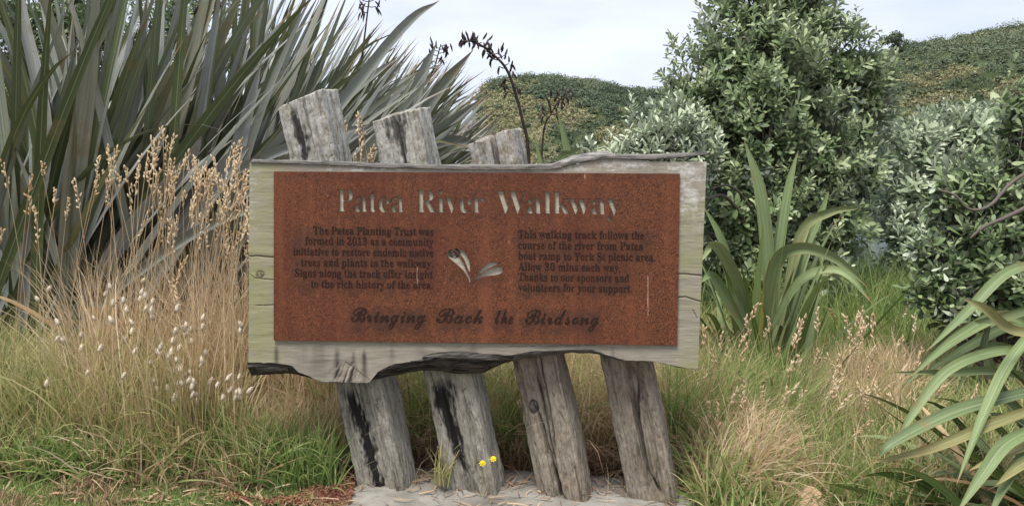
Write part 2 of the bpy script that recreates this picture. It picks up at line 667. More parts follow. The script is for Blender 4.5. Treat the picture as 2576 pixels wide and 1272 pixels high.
M_SCRUB = m_scrub('hill_scrub_leaves', (.065, .09, .058), (.125, .158, .098), (.2, .22, .14))
M_HGRASS = m_scrub('hill_tussock', (.15, .18, .08), (.235, .235, .12), (.33, .305, .19))
for (Xg, Yg, Zg_, veg, U), n, r0, sz, sd_ in ((H1, 7000, .5, .075, 3), (H2, 7000, .36, .05, 4)):
    g = np.random.default_rng(sd_)
    p = (sstep(.35, .7, veg) * (U < 1.02)).ravel()
    p = p + .012 * (U < 1.0).ravel()
    idx = g.choice(len(p), n, p=p / p.sum())
    C = np.stack([Xg.ravel()[idx], Yg.ravel()[idx], Zg_.ravel()[idx]], 1) + g.normal(size=(n, 3)) * [.25, .25, .05]
    rad = r0 * (.3 + g.random(n) ** 4 * 2.2)
    V, F, A = leaf_blobs(C, rad, 75, sz, sd_, np.clip(.12 + .3 * g.random(n) + 1.1 * (fbm(C * .16, 3, sd_) - .4), 0, 1))
    tag(mesh_obj('scrub', V, F, M_SCRUB, smooth=False, attrs=A), 'dark green scrub covering the far hill slopes', 'scrub', kind='stuff')


for (Xg, Yg, Zg_, veg, U), n, sz, sd_ in ((H1, 6500, .085, 13), (H2, 6500, .06, 14)):
    g = np.random.default_rng(sd_)
    p = ((1 - sstep(.3, .7, veg)) * (U < 1.0)).ravel() + 1e-6
    idx = g.choice(len(p), n, p=p / p.sum())
    C = np.stack([Xg.ravel()[idx], Yg.ravel()[idx], Zg_.ravel()[idx]], 1) + g.normal(size=(n, 3)) * [.25, .2, .05]
    V, F, A = leaf_blobs(C, sz * 3.6 * (.5 + g.random(n)), 16, sz, sd_, np.clip(.1 + .8 * g.random(n), 0, 1), .6)
    tag(mesh_obj('hill_grass', V, F, M_HGRASS, smooth=False, attrs=A), 'rough tan and olive grass on the far hill slopes', 'grass', kind='stuff')


def far_tree(px, row, Y, r, label, base_row, seed, squash=.7):
    base_row, row = base_row + 4, row + 4
    b = at(px, base_row, Y)
    o = empty('tree', b, label, 'tree')
    g = np.random.default_rng(seed)
    c = at(px, row, Y)
    n = 26
    C = c + g.normal(size=(n, 3)) * [r * .55, r * .4, r * .3 * squash]
    V, F, A = leaf_blobs(C, r * (.25 + .25 * g.random(n)), 60, r * .07, seed, .1 + .4 * g.random(n))
    mesh_obj('crown', V, F, M_SCRUB, o, b, False, A)
    ts = [tube(smooth_line([b - [0, 0, .3], b * .5 + c * .5, c], 3), np.linspace(r * .09, r * .04, 7), 5)]
    for k in range(4):
        ts.append(tube([b * .5 + c * .5, C[k]], [r * .04, r * .015], 4))
    V, F, A = join(ts)
    mesh_obj('trunk', V, F, M_TRUNK, o, b)


M_TRUNK = m_bark('shrub_bark')
far_tree(896, 36, 56, 1.05, 'lone dark tree on the skyline at the low end of the right ridge', 46, 5)
far_tree(638, 86, 84, .75, 'small round tree on the skyline where the middle ridge ends', 91, 6)
far_tree(613, 83, 84, .45, 'tiny bush-like tree on the middle ridge just before it drops', 87, 9)

# ------------------------------------------------------------------ the sign
SY = 2.78                                           # depth of the board's front face
BASE = at25(1200, 1235, 2.94)
sign = empty('walkway_sign', BASE, 'rusted steel walkway sign on a thick timber board held by four leaning posts', 'sign')
K25 = SY / FPX / 2.5165                             # metres per 2575-wide pixel at the board


def bx(x25):
    return (x25 / 2.5146 - 512) / FPX * SY


def bz(y25):
    return CAM_H - (y25 / 2.5188 - HORIZ) / FPX * SY


TOPL = np.array([(619, 409), (643, 409), (793, 415), (943, 421), (1093, 423), (1287, 426), (1387, 425), (1437, 416), (1487, 404), (1537, 399), (1587, 401), (1637, 406), (1700, 407), (1777, 407)], float)
BOTL = np.array([(619, 913), (643, 914), (693, 914), (733, 921), (751, 938), (808, 962), (860, 964), (923, 963), (930, 960), (948, 938), (978, 921), (1003, 913), (1058, 906), (1068, 893),
                 (1118, 884), (1160, 884), (1208, 890), (1287, 893), (1337, 883), (1422, 879), (1487, 878), (1512, 886), (1547, 898), (1572, 906), (1637, 906), (1697, 918), (1737, 926), (1760, 927)], float)
LOWL = np.array([(619, 953), (643, 951), (668, 953), (708, 948), (768, 958), (808, 970), (870, 968), (923, 967), (968, 956), (1058, 938), (1093, 938), (1148, 947), (1208, 946), (1243, 931), (1287, 915),
                 (1317, 908), (1387, 901), (1437, 893), (1507, 897), (1532, 906), (1562, 912), (1637, 911), (1712, 928), (1760, 933)], float)


def board_geo():
    nx, nz = 760, 330
    u = np.linspace(0, 1, nx)
    v = np.linspace(0, 1, nz)
    Uu, Vv = np.meshgrid(u, v)                       # rows from top to bottom
    xl = 625 + (622 - 625) * Vv
    xr = 1775 + (1753 - 1775) * Vv
    X = xl + (xr - xl) * Uu
    jit = 1.2 * (fbm2(X[0], X[0] * 0, .12, 3, 5) - .5)
    zt = np.interp(X[0], TOPL[:, 0], TOPL[:, 1]) + jit
    zb = np.interp(X[-1], BOTL[:, 0], BOTL[:, 1]) + 4 * (fbm2(X[0], X[0] * 0, .06, 3, 6) - .5)
    Zp = zt[None] + (zb - zt)[None] * Vv
    dep = .0035 * (fbm2(X * .2, Zp * 1.2, .05, 4, 3) - .5)
    stain = np.zeros_like(X)
    # drying cracks at both ends
    for pts, wd in (([(622, 645), (640, 644), (690, 648)], 1.3), ([(625, 690), (640, 700), (690, 705)], .8), ([(1702, 688), (1725, 688), (1768, 693)], 1.5),
                    ([(1702, 747), (1722, 745), (1762, 758)], 1.4), ([(1740, 776), (1752, 800)], 1.5), ([(640, 770), (690, 767)], .7), ([(1280, 870), (1500, 868)], .5)):
        p = np.array(pts, float)
        yy = np.interp(X, p[:, 0], p[:, 1]) + 3 * (fbm2(X, X * 0, .09, 2, 9) - .5)
        m = (X > p[0, 0]) & (X < p[-1, 0])
        k = np.exp(-((Zp - yy) / wd) ** 2) * m
        dep += .004 * k
        stain = np.maximum(stain, k * .9)
    # round knots: the one on the left margin and the one seen through the emblem
    for cx, cy, r in ((652, 689, 12), (1143, 637, 17)):
        d = np.hypot(X - cx, (Zp - cy) * 1.15)
        k = np.exp(-((d - r * .8) / 2.2) ** 2) * .8 + (d < r * .75) * (.3 + .55 * (fbm2(X, Zp, .22, 3, 12) > .5))
        stain = np.maximum(stain, k if cx > 700 else k * .75)
    # split knot hollow above the lowest point of the board
    d = np.hypot((X - 868) / 42, (Zp - 940) / 32)
    kn = sstep(1.1, .6, d)
    rid = fbm2(X * 1.0 + Zp * .35, Zp * .22, .16, 4, 14)
    dep += kn * (.012 * (rid - .3))
    stain = np.maximum(stain, kn * sstep(.52, .68, rid) * .9)
    p0 = np.abs((X - 870) * .72 - (Zp - 912)) / 1.6
    stain = np.maximum(stain, np.exp(-p0 ** 2) * (X > 866) * (X < 928) * .95)
    # run-off streaks below the steel
    for cx, top, bot, wd, a in ((693, 866, 925, 7, .75), (800, 860, 945, 30, .33), (847, 872, 935, 11, .7), (888, 880, 930, 7, .6), (915, 878, 960, 7, .75), (985, 866, 920, 10, .35), (1190, 862, 890, 16, .6),
                                (760, 866, 930, 24, .25), (1060, 866, 905, 20, .25), (1380, 868, 880, 30, .3), (1540, 868, 886, 6, .5)):
        n = fbm2(X * .3, Zp * .06, .3, 3, 16)
        k = np.exp(-((X - cx) / (wd * (.55 + .6 * (Zp - top) / 60 + .5 * (n - .5)))) ** 2) * sstep(top - 8, top + 22, Zp) * (1 - .5 * sstep(bot - 25, bot + 5, Zp))
        stain = np.maximum(stain, a * k * (.6 + .8 * n))
    n = fbm2(X, Zp, .02, 4, 18)
    algae = np.clip(sstep(760, 640, X) * (.55 + n) + sstep(1690, 1715, X) * sstep(430, 520, Zp) * (.1 + 1.25 * n) + (n - .62), 0, 1)
    lich = np.clip(sstep(1700, 1706, X) * sstep(620, 470, Zp) + sstep(432, 428, Zp) * (X > 820) * .9 + .5 * sstep(660, 630, X) * sstep(640, 500, Zp), 0, 1)
    shel = ((X > 700) & (X < 1690) & (Zp > 445) & (Zp < 850)).astype(float)
    Yd = SY + dep
    yaw = -.022 * (X - 1190) / 1150
    V = np.stack([bx(X), Yd + yaw, bz(Zp)], -1)
    F = grid_faces(nz, nx)[:, ::-1]
    A = {'stain': stain.ravel(), 'algae': algae.ravel(), 'lichen': lich.ravel(), 'sheltered': shel.ravel()}
    parts = [(V.reshape(-1, 3), F, A)]
    # closed sides and back
    th = .062
    for edge in (V[:, 0], V[:, -1][::-1], V[0][::-1], V[-1]):
        e2 = edge + [0, th, 0]
        vv = np.concatenate([edge, e2])
        n_ = len(edge)
        z0 = np.zeros(len(vv))
        parts.append((vv, grid_faces(2, n_), {'stain': z0 + .15, 'algae': z0 + .3, 'lichen': z0, 'sheltered': z0}))
    bk = V[[0, -1]][:, ::19] + [0, th, 0]
    parts.append((bk.reshape(-1, 3), grid_faces(2, bk.shape[1]), {k: np.zeros(bk.shape[0] * bk.shape[1]) for k in A}))
    return V, join(parts)


BV, (V, F, A) = board_geo()
board = mesh_obj('board', V, F, m_board(), sign, BASE, True, A)
board['label'] = 'pale weathered slab of timber with natural waney edges'


def yaw_at(x25):
    return -.022 * (x25 - 1190) / 1150


def strip(x, ztop, zbot, y_top, y_bot, amp, seed, name, palef, nz=26, bulge=.01):
    """a rough natural edge between two outlines, from depth y_top to y_bot, with a closed back"""
    v = np.linspace(0, 1, nz)[:, None]
    Zp = ztop[None] + (zbot - ztop)[None] * v
    X = np.broadcast_to(x, Zp.shape)
    r = fbm2(X * .12, Zp * .9, .12, 5, seed)
    Y = SY + y_top + (y_bot - y_top) * v - bulge * np.sin(v * np.pi) + amp * (r - .5) * np.sin(np.clip(v * 1.15, 0, 1) * np.pi) ** .5 + yaw_at(X)
    fr = np.stack([bx(X), Y, bz(Zp)], -1)
    bkv = np.stack([bx(X), np.full_like(X, SY + .06) + yaw_at(X), bz(Zp)], -1)
    allv = np.concatenate([fr, bkv[::-1]])
    n, m = allv.shape[:2]
    Fq = grid_faces(n, m)[:, ::-1]
    pale = palef(X, v * np.ones_like(X))
    A = {'pale': np.concatenate([pale, pale[::-1]]).ravel()}
    return mesh_obj(name, allv.reshape(-1, 3), Fq, M_WANE, board, BASE, True, A)


M_WANE = m_wane()
xx = np.linspace(619, 1756, 640)
zf = np.interp(xx, BOTL[:, 0], BOTL[:, 1]) - 1.5 + 4 * (fbm2(xx, xx * 0, .06, 3, 6) - .5)
zl = np.interp(xx, LOWL[:, 0], LOWL[:, 1]) + 7 * (fbm2(xx, xx * 0, .05, 4, 7) - .5) * sstep(0, 12, np.interp(xx, LOWL[:, 0], LOWL[:, 1]) - zf)
zl = np.maximum(zl, zf + 1.5)
strip(xx, zf, zl, .0, .048, .022, 23, 'bark_edge', lambda X, v: np.clip(.5 * sstep(.35, .0, v) * (X > 1060) + .35 * (X > 1290) + .55 * ((X > 640) & (X < 720)) * sstep(.2, .5, v) * sstep(.8, .5, v), 0, 1), bulge=.012)['label'] = 'dark rough waney bottom edge of the board'
UT = np.array([(628, 398), (643, 399), (720, 401), (868, 404), (943, 408), (1093, 412), (1287, 413), (1387, 410), (1410, 402), (1437, 391), (1487, 382), (1525, 377), (1547, 386), (1637, 387), (1700, 384), (1777, 380)], float)
UB = np.array([(628, 408), (643, 408), (720, 410), (868, 415), (943, 420), (1093, 424), (1287, 426), (1387, 424), (1410, 421), (1437, 413), (1487, 403), (1547, 398), (1587, 399), (1637, 401), (1700, 396), (1777, 387)], float)
xx = np.linspace(628, 1777, 520)
strip(xx, np.interp(xx, UT[:, 0], UT[:, 1]) + 3 * (fbm2(xx, xx * 0, .09, 4, 3) - .5), np.interp(xx, UB[:, 0], UB[:, 1]) + .8, .03, -.006, .02, 29, 'bark_edge',
      lambda X, v: np.clip(.25 + .8 * sstep(1400, 1430, X) * sstep(1560, 1535, X) * sstep(.85, .3, v) + .45 * sstep(.5, .1, v), 0, 1), 16, .006)['label'] = 'thin dark splintered top edge of the board'


# ---- steel plate with the title and emblem cut through
def math_serif(t):
    o = ''
    for c in t:
        if 'A' <= c <= 'Z':
            o += chr(0x1D400 + ord(c) - 65)
        elif 'a' <= c <= 'z':
            o += chr(0x1D41A + ord(c) - 97)
        elif '0' <= c <= '9':
            o += chr(0x1D7CE + ord(c) - 48)
        else:
            o += c
    return o


def math_script(t):
    return ''.join(chr(0x1D4D0 + ord(c) - 65) if 'A' <= c <= 'Z' else chr(0x1D4EA + ord(c) - 97) if 'a' <= c <= 'z' else c for c in t)


def curve_mesh(cu):
    o = bpy.data.objects.new('temp', cu)
    COL.objects.link(o)
    dg = bpy.context.evaluated_depsgraph_get()
    me = bpy.data.meshes.new_from_object(o.evaluated_get(dg))
    bpy.data.objects.remove(o)
    n = len(me.vertices)
    V = np.zeros(n * 3, np.float32)
    me.vertices.foreach_get('co', V)
    F = {}
    for p in me.polygons:
        F.setdefault(len(p.vertices), []).append(tuple(p.vertices))
    bpy.data.meshes.remove(me)
    return V.reshape(-1, 3).astype(float), [np.array(f) for f in F.values()]


def text_geo(body, x0, x1, ybase, ysize, ext, y_mid, offset=-.006, space=1.0):
    """lettering fitted between x0 and x1, cap height ysize (2575-wide pixels), standing at depth y_mid"""
    cu = bpy.data.curves.new('temp', 'FONT')
    cu.body = body
    cu.extrude = 1.
    cu.offset = offset
    cu.space_character = space
    cu.resolution_u = 3
    V, F = curve_mesh(cu)
    bpy.data.curves.remove(cu)
    sx = (x1 - x0) / (V[:, 0].max() - V[:, 0].min())
    X = x0 + (V[:, 0] - V[:, 0].min()) * sx
    Zp = ybase + .0098 * (X - 1190) - V[:, 1] * ysize / .70
    Y = SY + y_mid - V[:, 2] * ext + yaw_at(X)
    return np.stack([bx(X), Y, bz(Zp)], 1), F, {}


def spline_geo(loops, y_mid, ext):
    cu = bpy.data.curves.new('temp', 'CURVE')
    cu.dimensions = '2D'
    cu.fill_mode = 'BOTH'
    cu.extrude = 1
    for pts in loops:
        s_ = cu.splines.new('POLY')
        s_.points.add(len(pts) - 1)
        for q, p in zip(s_.points, pts):
            q.co = (p[0] - 1190, -(p[1] - 650), 0, 1)
        s_.use_cyclic_u = True
    V, F = curve_mesh(cu)
    bpy.data.curves.remove(cu)
    X = V[:, 0] + 1190
    return np.stack([bx(X), SY + y_mid - V[:, 2] * ext + yaw_at(X), bz(650 - V[:, 1])], 1), F, {}


PT = .009                                             # the plate's front stands this far proud of the board
titles = [text_geo(math_serif('Patea'), 847, 1015, 535, 58, .05, -.01, -.006), text_geo(math_serif('River'), 1047, 1218, 535, 58, .05, -.01, -.006),
          text_geo(math_serif('Walkway'), 1248, 1560, 535, 58, .05, -.01, -.006)]


def e3(x, y):                                         # emblem coordinates: the 1735-wide close view
    return ((1450 + x * 300 / 1735) * .74638, (780 + y * 220 / 1272) * .7465)


def loop(pts):
    L = [e3(*p) for p in pts]
    P = smooth_line(np.array(L + L[:1]), 5)[:-1]
    return [tuple(p) for p in P]


emblem = [loop([(340, 440), (360, 370), (420, 345), (480, 375), (560, 470), (640, 590), (690, 720), (740, 810), (775, 860), (770, 1005), (735, 900), (650, 760), (520, 640), (400, 540), (350, 500)]),
          loop([(470, 335), (540, 330), (640, 370), (720, 470), (765, 600), (772, 770), (745, 755), (700, 640), (650, 530), (570, 430)]),
          loop([(910, 850), (980, 740), (1060, 655), (1150, 595), (1240, 585), (1345, 635), (1290, 650), (1180, 690), (1080, 745), (990, 810)]),
          loop([(795, 1035), (870, 900), (960, 850), (1080, 770), (1190, 715), (1290, 685), (1395, 685), (1410, 755), (1370, 815), (1250, 845), (1090, 862), (960, 900), (870, 950)])]
cut_parts = titles + [spline_geo([l_], -.01, .05) for l_ in emblem]
V, F, _ = join(cut_parts)
cutter = mesh_obj('temp', V, F, None, smooth=False)


def plate_box(n=1):
    c = np.array([(688, 431), (1707, 437), (1700, 866), (688, 856)], float)
    fr = np.stack([bx(c[:, 0]), SY - PT + yaw_at(c[:, 0]), bz(c[:, 1])], 1)
    bk = fr + [0, .006, 0]
    return np.concatenate([fr, bk]), np.array([(0, 3, 2, 1), (4, 5, 6, 7), (0, 1, 5, 4), (1, 2, 6, 5), (2, 3, 7, 6), (3, 0, 4, 7)])


V, F = plate_box()
tmp = mesh_obj('temp', V, F[:, ::-1], None, smooth=False)
import bmesh
for ob in (tmp, cutter):
    bm = bmesh.new()
    bm.from_mesh(ob.data)
    bmesh.ops.remove_doubles(bm, verts=bm.verts, dist=1e-6)
    bmesh.ops.recalc_face_normals(bm, faces=bm.faces)
    bm.to_mesh(ob.data)
    bm.free()
bo = tmp.modifiers.new('cut', 'BOOLEAN')
bo.operation = 'DIFFERENCE'
bo.solver = 'EXACT'
bo.use_self = True
bo.object = cutter
bpy.context.view_layer.update()
dg = bpy.context.evaluated_depsgraph_get()
pm = bpy.data.meshes.new_from_object(tmp.evaluated_get(dg))
bpy.data.objects.remove(tmp)
bpy.data.objects.remove(cutter)
pm.name = 'steel_plate'
print('plate verts', len(pm.vertices))
M_RUST = m_rust()


def rust_tree():
    """darker patches round each block of lettering, as a procedural mask in the plate's own space"""
    q_ = M_RUST.node_tree
    return q_


pm.materials.clear()
pm.materials.append(M_RUST)
pm.transform(Matrix.Translation(-Vector(BASE)))
plate = bpy.data.objects.new('steel_plate', pm)
COL.objects.link(plate)
plate.parent = sign
plate['label'] = 'rust coloured steel plate with lettering cut through it'
M_LET = m_plain('gap_shade_lettering', (.012, .007, .006), (.035, .017, .012), 150, .9, .3, .001)  # raised letters, their dark colour standing in for shade in cut-through gaps
LEFT = [('The Patea Planting Trust was', 788, 1090, 592), ('formed in 2013 as a community', 768, 1090, 618), ('initiative to restore endemic native', 737, 1090, 645),
        ('trees and plants to the walkway.', 757, 1088, 672), ('Signs along the track offer insight', 742, 1088, 699), ('to the rich history of the area.', 782, 1088, 726)]
RIGHT = [('This walking track follows the', 1303, 1617, 596), ('course of the river from Patea', 1303, 1615, 623), ('boat ramp to York St picnic area.', 1303, 1645, 650),
         ('Allow 30 mins each way.', 1303, 1558, 677), ('Thanks to our sponsors and', 1303, 1580, 703), ('volunteers for your support.', 1303, 1587, 729)]
for lines in (LEFT, RIGHT):
    gs = [text_geo(math_serif(t), a, b, y, 19.5, .0006, -PT - .0007, -.004) for t, a, b, y in lines]
    V, F, _ = join(gs)
    mesh_obj('lettering', V, F, M_LET, plate, BASE, False)
for t, a, b in (('Bringing', 883, 1070), ('Back', 1097, 1215), ('the', 1245, 1290), ('Birdsong', 1320, 1505)):
    V, F, _ = text_geo(math_script(t), a, b, 811, 40, .0006, -PT - .0007, .004)
    mesh_obj('lettering', V, F, M_LET, plate, BASE, False)


# darker noisy-edged patches round the lettering and along the top, in the plate's space
def add_plate_marks():
    t = M_RUST.node_tree
    q = Mat.__new__(Mat)
    q.m, q.nt, q.b = M_RUST, t, t.nodes['Principled BSDF']
    c = q.n('ShaderNodeTexCoord')
    sx = q.n('ShaderNodeSeparateXYZ')
    nz = q.n('ShaderNodeTexNoise')
    q.l(c.outputs['Object'], nz.inputs['Vector'])
    nz.inputs['Scale'].default_value = 26
    nz.inputs['Detail'].default_value = 5
    q.l(c.outputs['Object'], sx.inputs[0])
    wob = q.math('MULTIPLY', q.math('SUBTRACT', nz.outputs['Fac'], .5), .05)
    X = q.math('ADD', sx.outputs[0], wob)
    Z = q.math('ADD', sx.outputs[2], wob)
    acc, streaks = None, []
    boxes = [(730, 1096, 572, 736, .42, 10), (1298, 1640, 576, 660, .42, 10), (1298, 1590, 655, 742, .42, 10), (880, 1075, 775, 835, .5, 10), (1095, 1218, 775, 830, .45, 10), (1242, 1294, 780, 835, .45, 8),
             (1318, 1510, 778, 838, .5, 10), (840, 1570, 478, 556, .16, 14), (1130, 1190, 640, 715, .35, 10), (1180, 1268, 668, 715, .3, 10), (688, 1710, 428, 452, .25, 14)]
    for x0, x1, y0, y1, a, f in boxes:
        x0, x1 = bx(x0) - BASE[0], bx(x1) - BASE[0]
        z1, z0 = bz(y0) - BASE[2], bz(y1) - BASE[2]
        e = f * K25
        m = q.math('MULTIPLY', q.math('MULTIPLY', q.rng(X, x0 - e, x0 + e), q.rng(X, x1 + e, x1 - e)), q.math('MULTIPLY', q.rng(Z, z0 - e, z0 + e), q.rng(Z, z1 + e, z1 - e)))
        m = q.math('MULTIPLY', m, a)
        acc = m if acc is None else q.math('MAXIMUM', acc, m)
    old = q.b.inputs['Base Color'].links[0].from_socket
    for x0, y0, y1, wd in ((1050, 664, 716, 1.6), (1627, 690, 796, 2.0), (1470, 436, 452, 2.5), (1280, 604, 612, 4)):
        xa = bx(x0) - BASE[0]
        za, zb_ = bz(y1) - BASE[2], bz(y0) - BASE[2]
        dx = q.math('ABSOLUTE', q.math('SUBTRACT', q.math('ADD', sx.outputs[0], q.math('MULTIPLY', wob, .12)), xa))
        m = q.math('MULTIPLY', q.rng(dx, wd * K25, wd * K25 * .4), q.math('MULTIPLY', q.rng(sx.outputs[2], za, za + .01), q.rng(sx.outputs[2], zb_, zb_ - .01)))
        streaks.append(q.math('MULTIPLY', m, q.rng(nz.outputs['Fac'], .3, .55, .2, .8)))
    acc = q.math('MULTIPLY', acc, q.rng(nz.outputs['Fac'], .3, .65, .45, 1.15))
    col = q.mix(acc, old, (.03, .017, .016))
    for m in streaks:
        col = q.mix(m, col, (.42, .26, .19))
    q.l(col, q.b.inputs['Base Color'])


add_plate_marks()


# ---- posts
def post(xt, yt, xb, yb, wpx, seed, mat, cracks, stains, top_tilt, knots=(), lich=(0, .5), depth=.15, yaw=R(17), Y=2.945, split=None, y_foot_px=0):
    Pb, Pt = at25(xb, yb + 14, Y), at25(xt, yt, Y)
    ax = Pt - Pb
    Lp = np.linalg.norm(ax)
    wtot = wpx / 2.5165 / FPX * Y
    W = (wtot - depth * math.sin(yaw)) / math.cos(yaw)
    nu, nv = 200, 330
    # rounded rectangle, more samples on the front
    th = np.linspace(0, 2 * np.pi, nu, endpoint=False)
    th = th + .35 * np.sin(2 * th) * 0
    cx, cy = np.cos(th), np.sin(th)
    p = 11.
    rr = (np.abs(cx) ** p + np.abs(cy) ** p) ** (-1 / p)
    qx, qy = cx * rr, cy * rr                          # -1..1
    s = np.linspace(0, 1, nv)
    Sg, Qx = np.meshgrid(s, qx, indexing='ij')
    Qy = np.broadcast_to(qy, Sg.shape)
    front = sstep(.75, .97, -Qy)
    a = Qx
    X = Qx * W / 2
    Yl = Qy * depth / 2
    Z = Sg * Lp
    P3 = np.stack([X.ravel() * 9, Yl.ravel() * 9, Z.ravel() * 3 + seed * 5], 1)
    low = (fbm(P3, 3, seed) - .5).reshape(Sg.shape)
    P4 = np.stack([X.ravel() * 75, Yl.ravel() * 75, Z.ravel() * 22 + seed], 1)
    fine = (fbm(P4, 4, seed + 2) - .5).reshape(Sg.shape)
    gro = (fbm(np.stack([X.ravel() * 42, Yl.ravel() * 42, Z.ravel() * 1.6 + seed], 1), 3, seed + 4) - .5).reshape(Sg.shape)
    disp = .024 * low + .009 * fine - .016 * sstep(.03, .2, gro)
    stain = np.zeros_like(Sg)
    for pts, wd, dp in cracks:                          # (a, s) polylines on the front face
        q = np.array(pts, float)
        q = q[np.argsort(q[:, 1])]
        ac = np.interp(Sg, q[:, 1], q[:, 0]) + .09 * (fbm2(Sg * Lp, Sg * 0 + seed, 22, 3, seed) - .5)
        m = sstep(q[0, 1] - .01, q[0, 1] + .03, Sg) * sstep(q[-1, 1] + .01, q[-1, 1] - .03, Sg)
        k = np.exp(-((a - ac) / wd) ** 2) * m * front
        disp = disp - dp * k
        stain = np.maximum(stain, .85 * np.exp(-((a - ac) / (wd * .6)) ** 2) * m * front)
    for pts, wd, al in stains:
        q = np.array(pts, float)
        q = q[np.argsort(q[:, 1])]
        n = .5 * fbm2(a * 2.0, Sg * Lp * 3.2, 5, 4, seed + 31) + .5 * fbm2(a * 9, Sg * Lp * 22, 2, 3, seed + 32)
        ac = np.interp(Sg, q[:, 1], q[:, 0]) + .25 * (fbm2(Sg * Lp, Sg * 0 + seed, 8, 3, seed + 5) - .5)
        w_ = wd * (np.interp(Sg, q[:, 1], q[:, 2]) if q.shape[1] > 2 else 1)
        m = sstep(q[0, 1] - .01, q[0, 1] + .02, Sg) * sstep(q[-1, 1] + .02, q[-1, 1] - .02, Sg)
        k = sstep(1.1, .45, np.abs(a - ac) / w_ + (n - .5) * 2.6) * m * front
        stain = np.maximum(stain, al * k)
        disp = disp - .004 * k
    for ka, ks, r in knots:
        d = np.hypot((a - ka) / r, (Sg - ks) * Lp / (W / 2) / (r * 1.45))
        k = np.exp(-((d - .8) / .18) ** 2) * front
        disp = disp - .008 * k + .006 * sstep(.7, .2, d) * front
        stain = np.maximum(stain, k * .75)
        stain = np.maximum(stain, sstep(.8, .5, d) * .45 * front)
    # nx, ny outward
    nxv, nyv = Qx * np.abs(Qx) ** 5, Qy * np.abs(Qy) ** 5
    ln = np.hypot(nxv, nyv) + 1e-9
    X = X + disp * nxv / ln
    Yl = Yl + disp * nyv / ln
    # top: tilted, uneven
    tz = top_tilt[0] * X / (W / 2) + top_tilt[1] * Yl / (depth / 2)
    tz = tz + .022 * (fbm2(X * 22, Yl * 22, 1., 3, seed + 9) - .5)
    # the foot and head follow a vertical shear so that top and bottom lie level with the ground
    Z = Z + sstep(.55, 1, Sg) * tz
    if split:
        k = np.exp(-((X / (W / 2) - split) / .07) ** 2) * sstep(.68, .72, Sg) * front
        Yl = Yl + .05 * k
        Z = Z - .03 * np.exp(-((X / (W / 2) - split) / .09) ** 2) * sstep(.97, 1, Sg)
    Vs = np.stack([X, Yl, Z], -1)
    A = {'stain': stain.ravel(), 'lichen': np.clip(sstep(lich[0], lich[1], Sg) + .25 * fbm2(a, Sg * 6, 2, 3, seed), 0, 1).ravel()}
    # cap rings closing the top
    rings = []
    for f in (.93, .8, .55, .25, .02):
        c = Vs[-1].copy()
        c[:, 0] *= f
        c[:, 1] *= f
        c[:, 2] = Lp + top_tilt[0] * c[:, 0] / (W / 2) + top_tilt[1] * c[:, 1] / (depth / 2) + .012 * (1 - f) + .02 * (fbm2(c[:, 0] * 40, c[:, 1] * 40, 1, 3, seed) - .5)
        if split:
            c[:, 2] -= .06 * np.exp(-((c[:, 0] / (W / 2) - split) / .1) ** 2)
        rings.append(c)
    V = np.concatenate([Vs.reshape(-1, 3)] + rings)
    F = grid_faces(nv + 5, nu, True)
    for k in A:
        A[k] = np.concatenate([A[k], np.zeros(5 * nu) + (.1 if k == 'stain' else .6)])
    o = mesh_obj('post', V, F, mat, sign, None, True, A)
    zax = Vector(ax).normalized()
    yaxis = Vector((math.sin(yaw), math.cos(yaw), 0))
    yaxis = (yaxis - zax * yaxis.dot(zax)).normalized()
    xaxis = yaxis.cross(zax)
    M = Matrix((xaxis, yaxis, zax)).transposed().to_4x4()
    M.translation = Vector(Pb - BASE)
    o.matrix_local = M
    return o


P_A = m_post('grey_weathered_post', (.36, .34, .29), (.185, .17, .135), (.05, .045, .036), (.2, .185, .115))
P_B = m_post('brown_weathered_post', (.31, .265, .21), (.165, .135, .10), (.05, .038, .028), (.19, .15, .1))
post(776, 246, 981, 1232, 150, 1, P_A, [([(.1, 0), (.02, .2), (-.12, .3)], .025, .012)],
     [([(-.33, .98, .8), (-.22, .9, 1.3), (-.25, .84, .6), (-.2, .72, .5)], .2, .9), ([(-.3, .28, 1.6), (-.22, .2, 1.3), (-.1, .12, 1.), (.02, .05, .8), (.05, 0, .5)], .25, .98)],
     (.012, .01), lich=(.2, .8))['label'] = 'tallest post, black streak running down its foot'
post(1010, 287, 1207, 1242, 147, 2, P_A, [([(.1, .78), (.05, .98)], .03, .01), ([(-.75, .27), (-.3, .14)], .03, .008)],
     [([(.0, 1, 3), (.05, .9, 1.5), (0, .8, .6)], .16, .75), ([(-.35, .32, 2.2), (-.25, .22, 1.5), (-.15, .12, 1.), (-.1, .08, .3)], .24, .97), ([(-.1, .12, 1), (.1, .02, 2.)], .2, .45)],
     (.004, .01), lich=(.3, .8))['label'] = 'second post, black stain under the board'
post(1244, 343, 1428, 1250, 144, 3, P_B, [([(-.45, .3), (-.25, .25), (-.1, .15), (0, .02)], .04, .02), ([(-.05, .38), (.02, .3), (.05, .2), (.0, .12)], .035, .02), ([(.28, .42), (.28, .28), (.2, .16)], .03, .02),
                                            ([(-.1, .12), (.1, .0)], .07, .02)],
     [([(.0, .1, 1), (.1, .0, 2)], .08, .6)], (.01, .005), knots=[(-.42, .28, .2)], lich=(.5, .9), split=.12)['label'] = 'third post, split top and long drying cracks'
post(1480, 415, 1650, 1258, 143, 4, P_B, [([(.45, .38), (.2, .31), (.1, .25)], .04, .014), ([(.1, .3), (.1, .2), (.08, .1)], .035, .016), ([(.12, .12), (.45, .05)], .05, .02)],
     [([(.3, .42, 2), (.5, .37, 1), (.1, .3, .4)], .15, .3)], (.0, .0), lich=(.6, 1.))['label'] = 'shortest post, hidden above by the board'


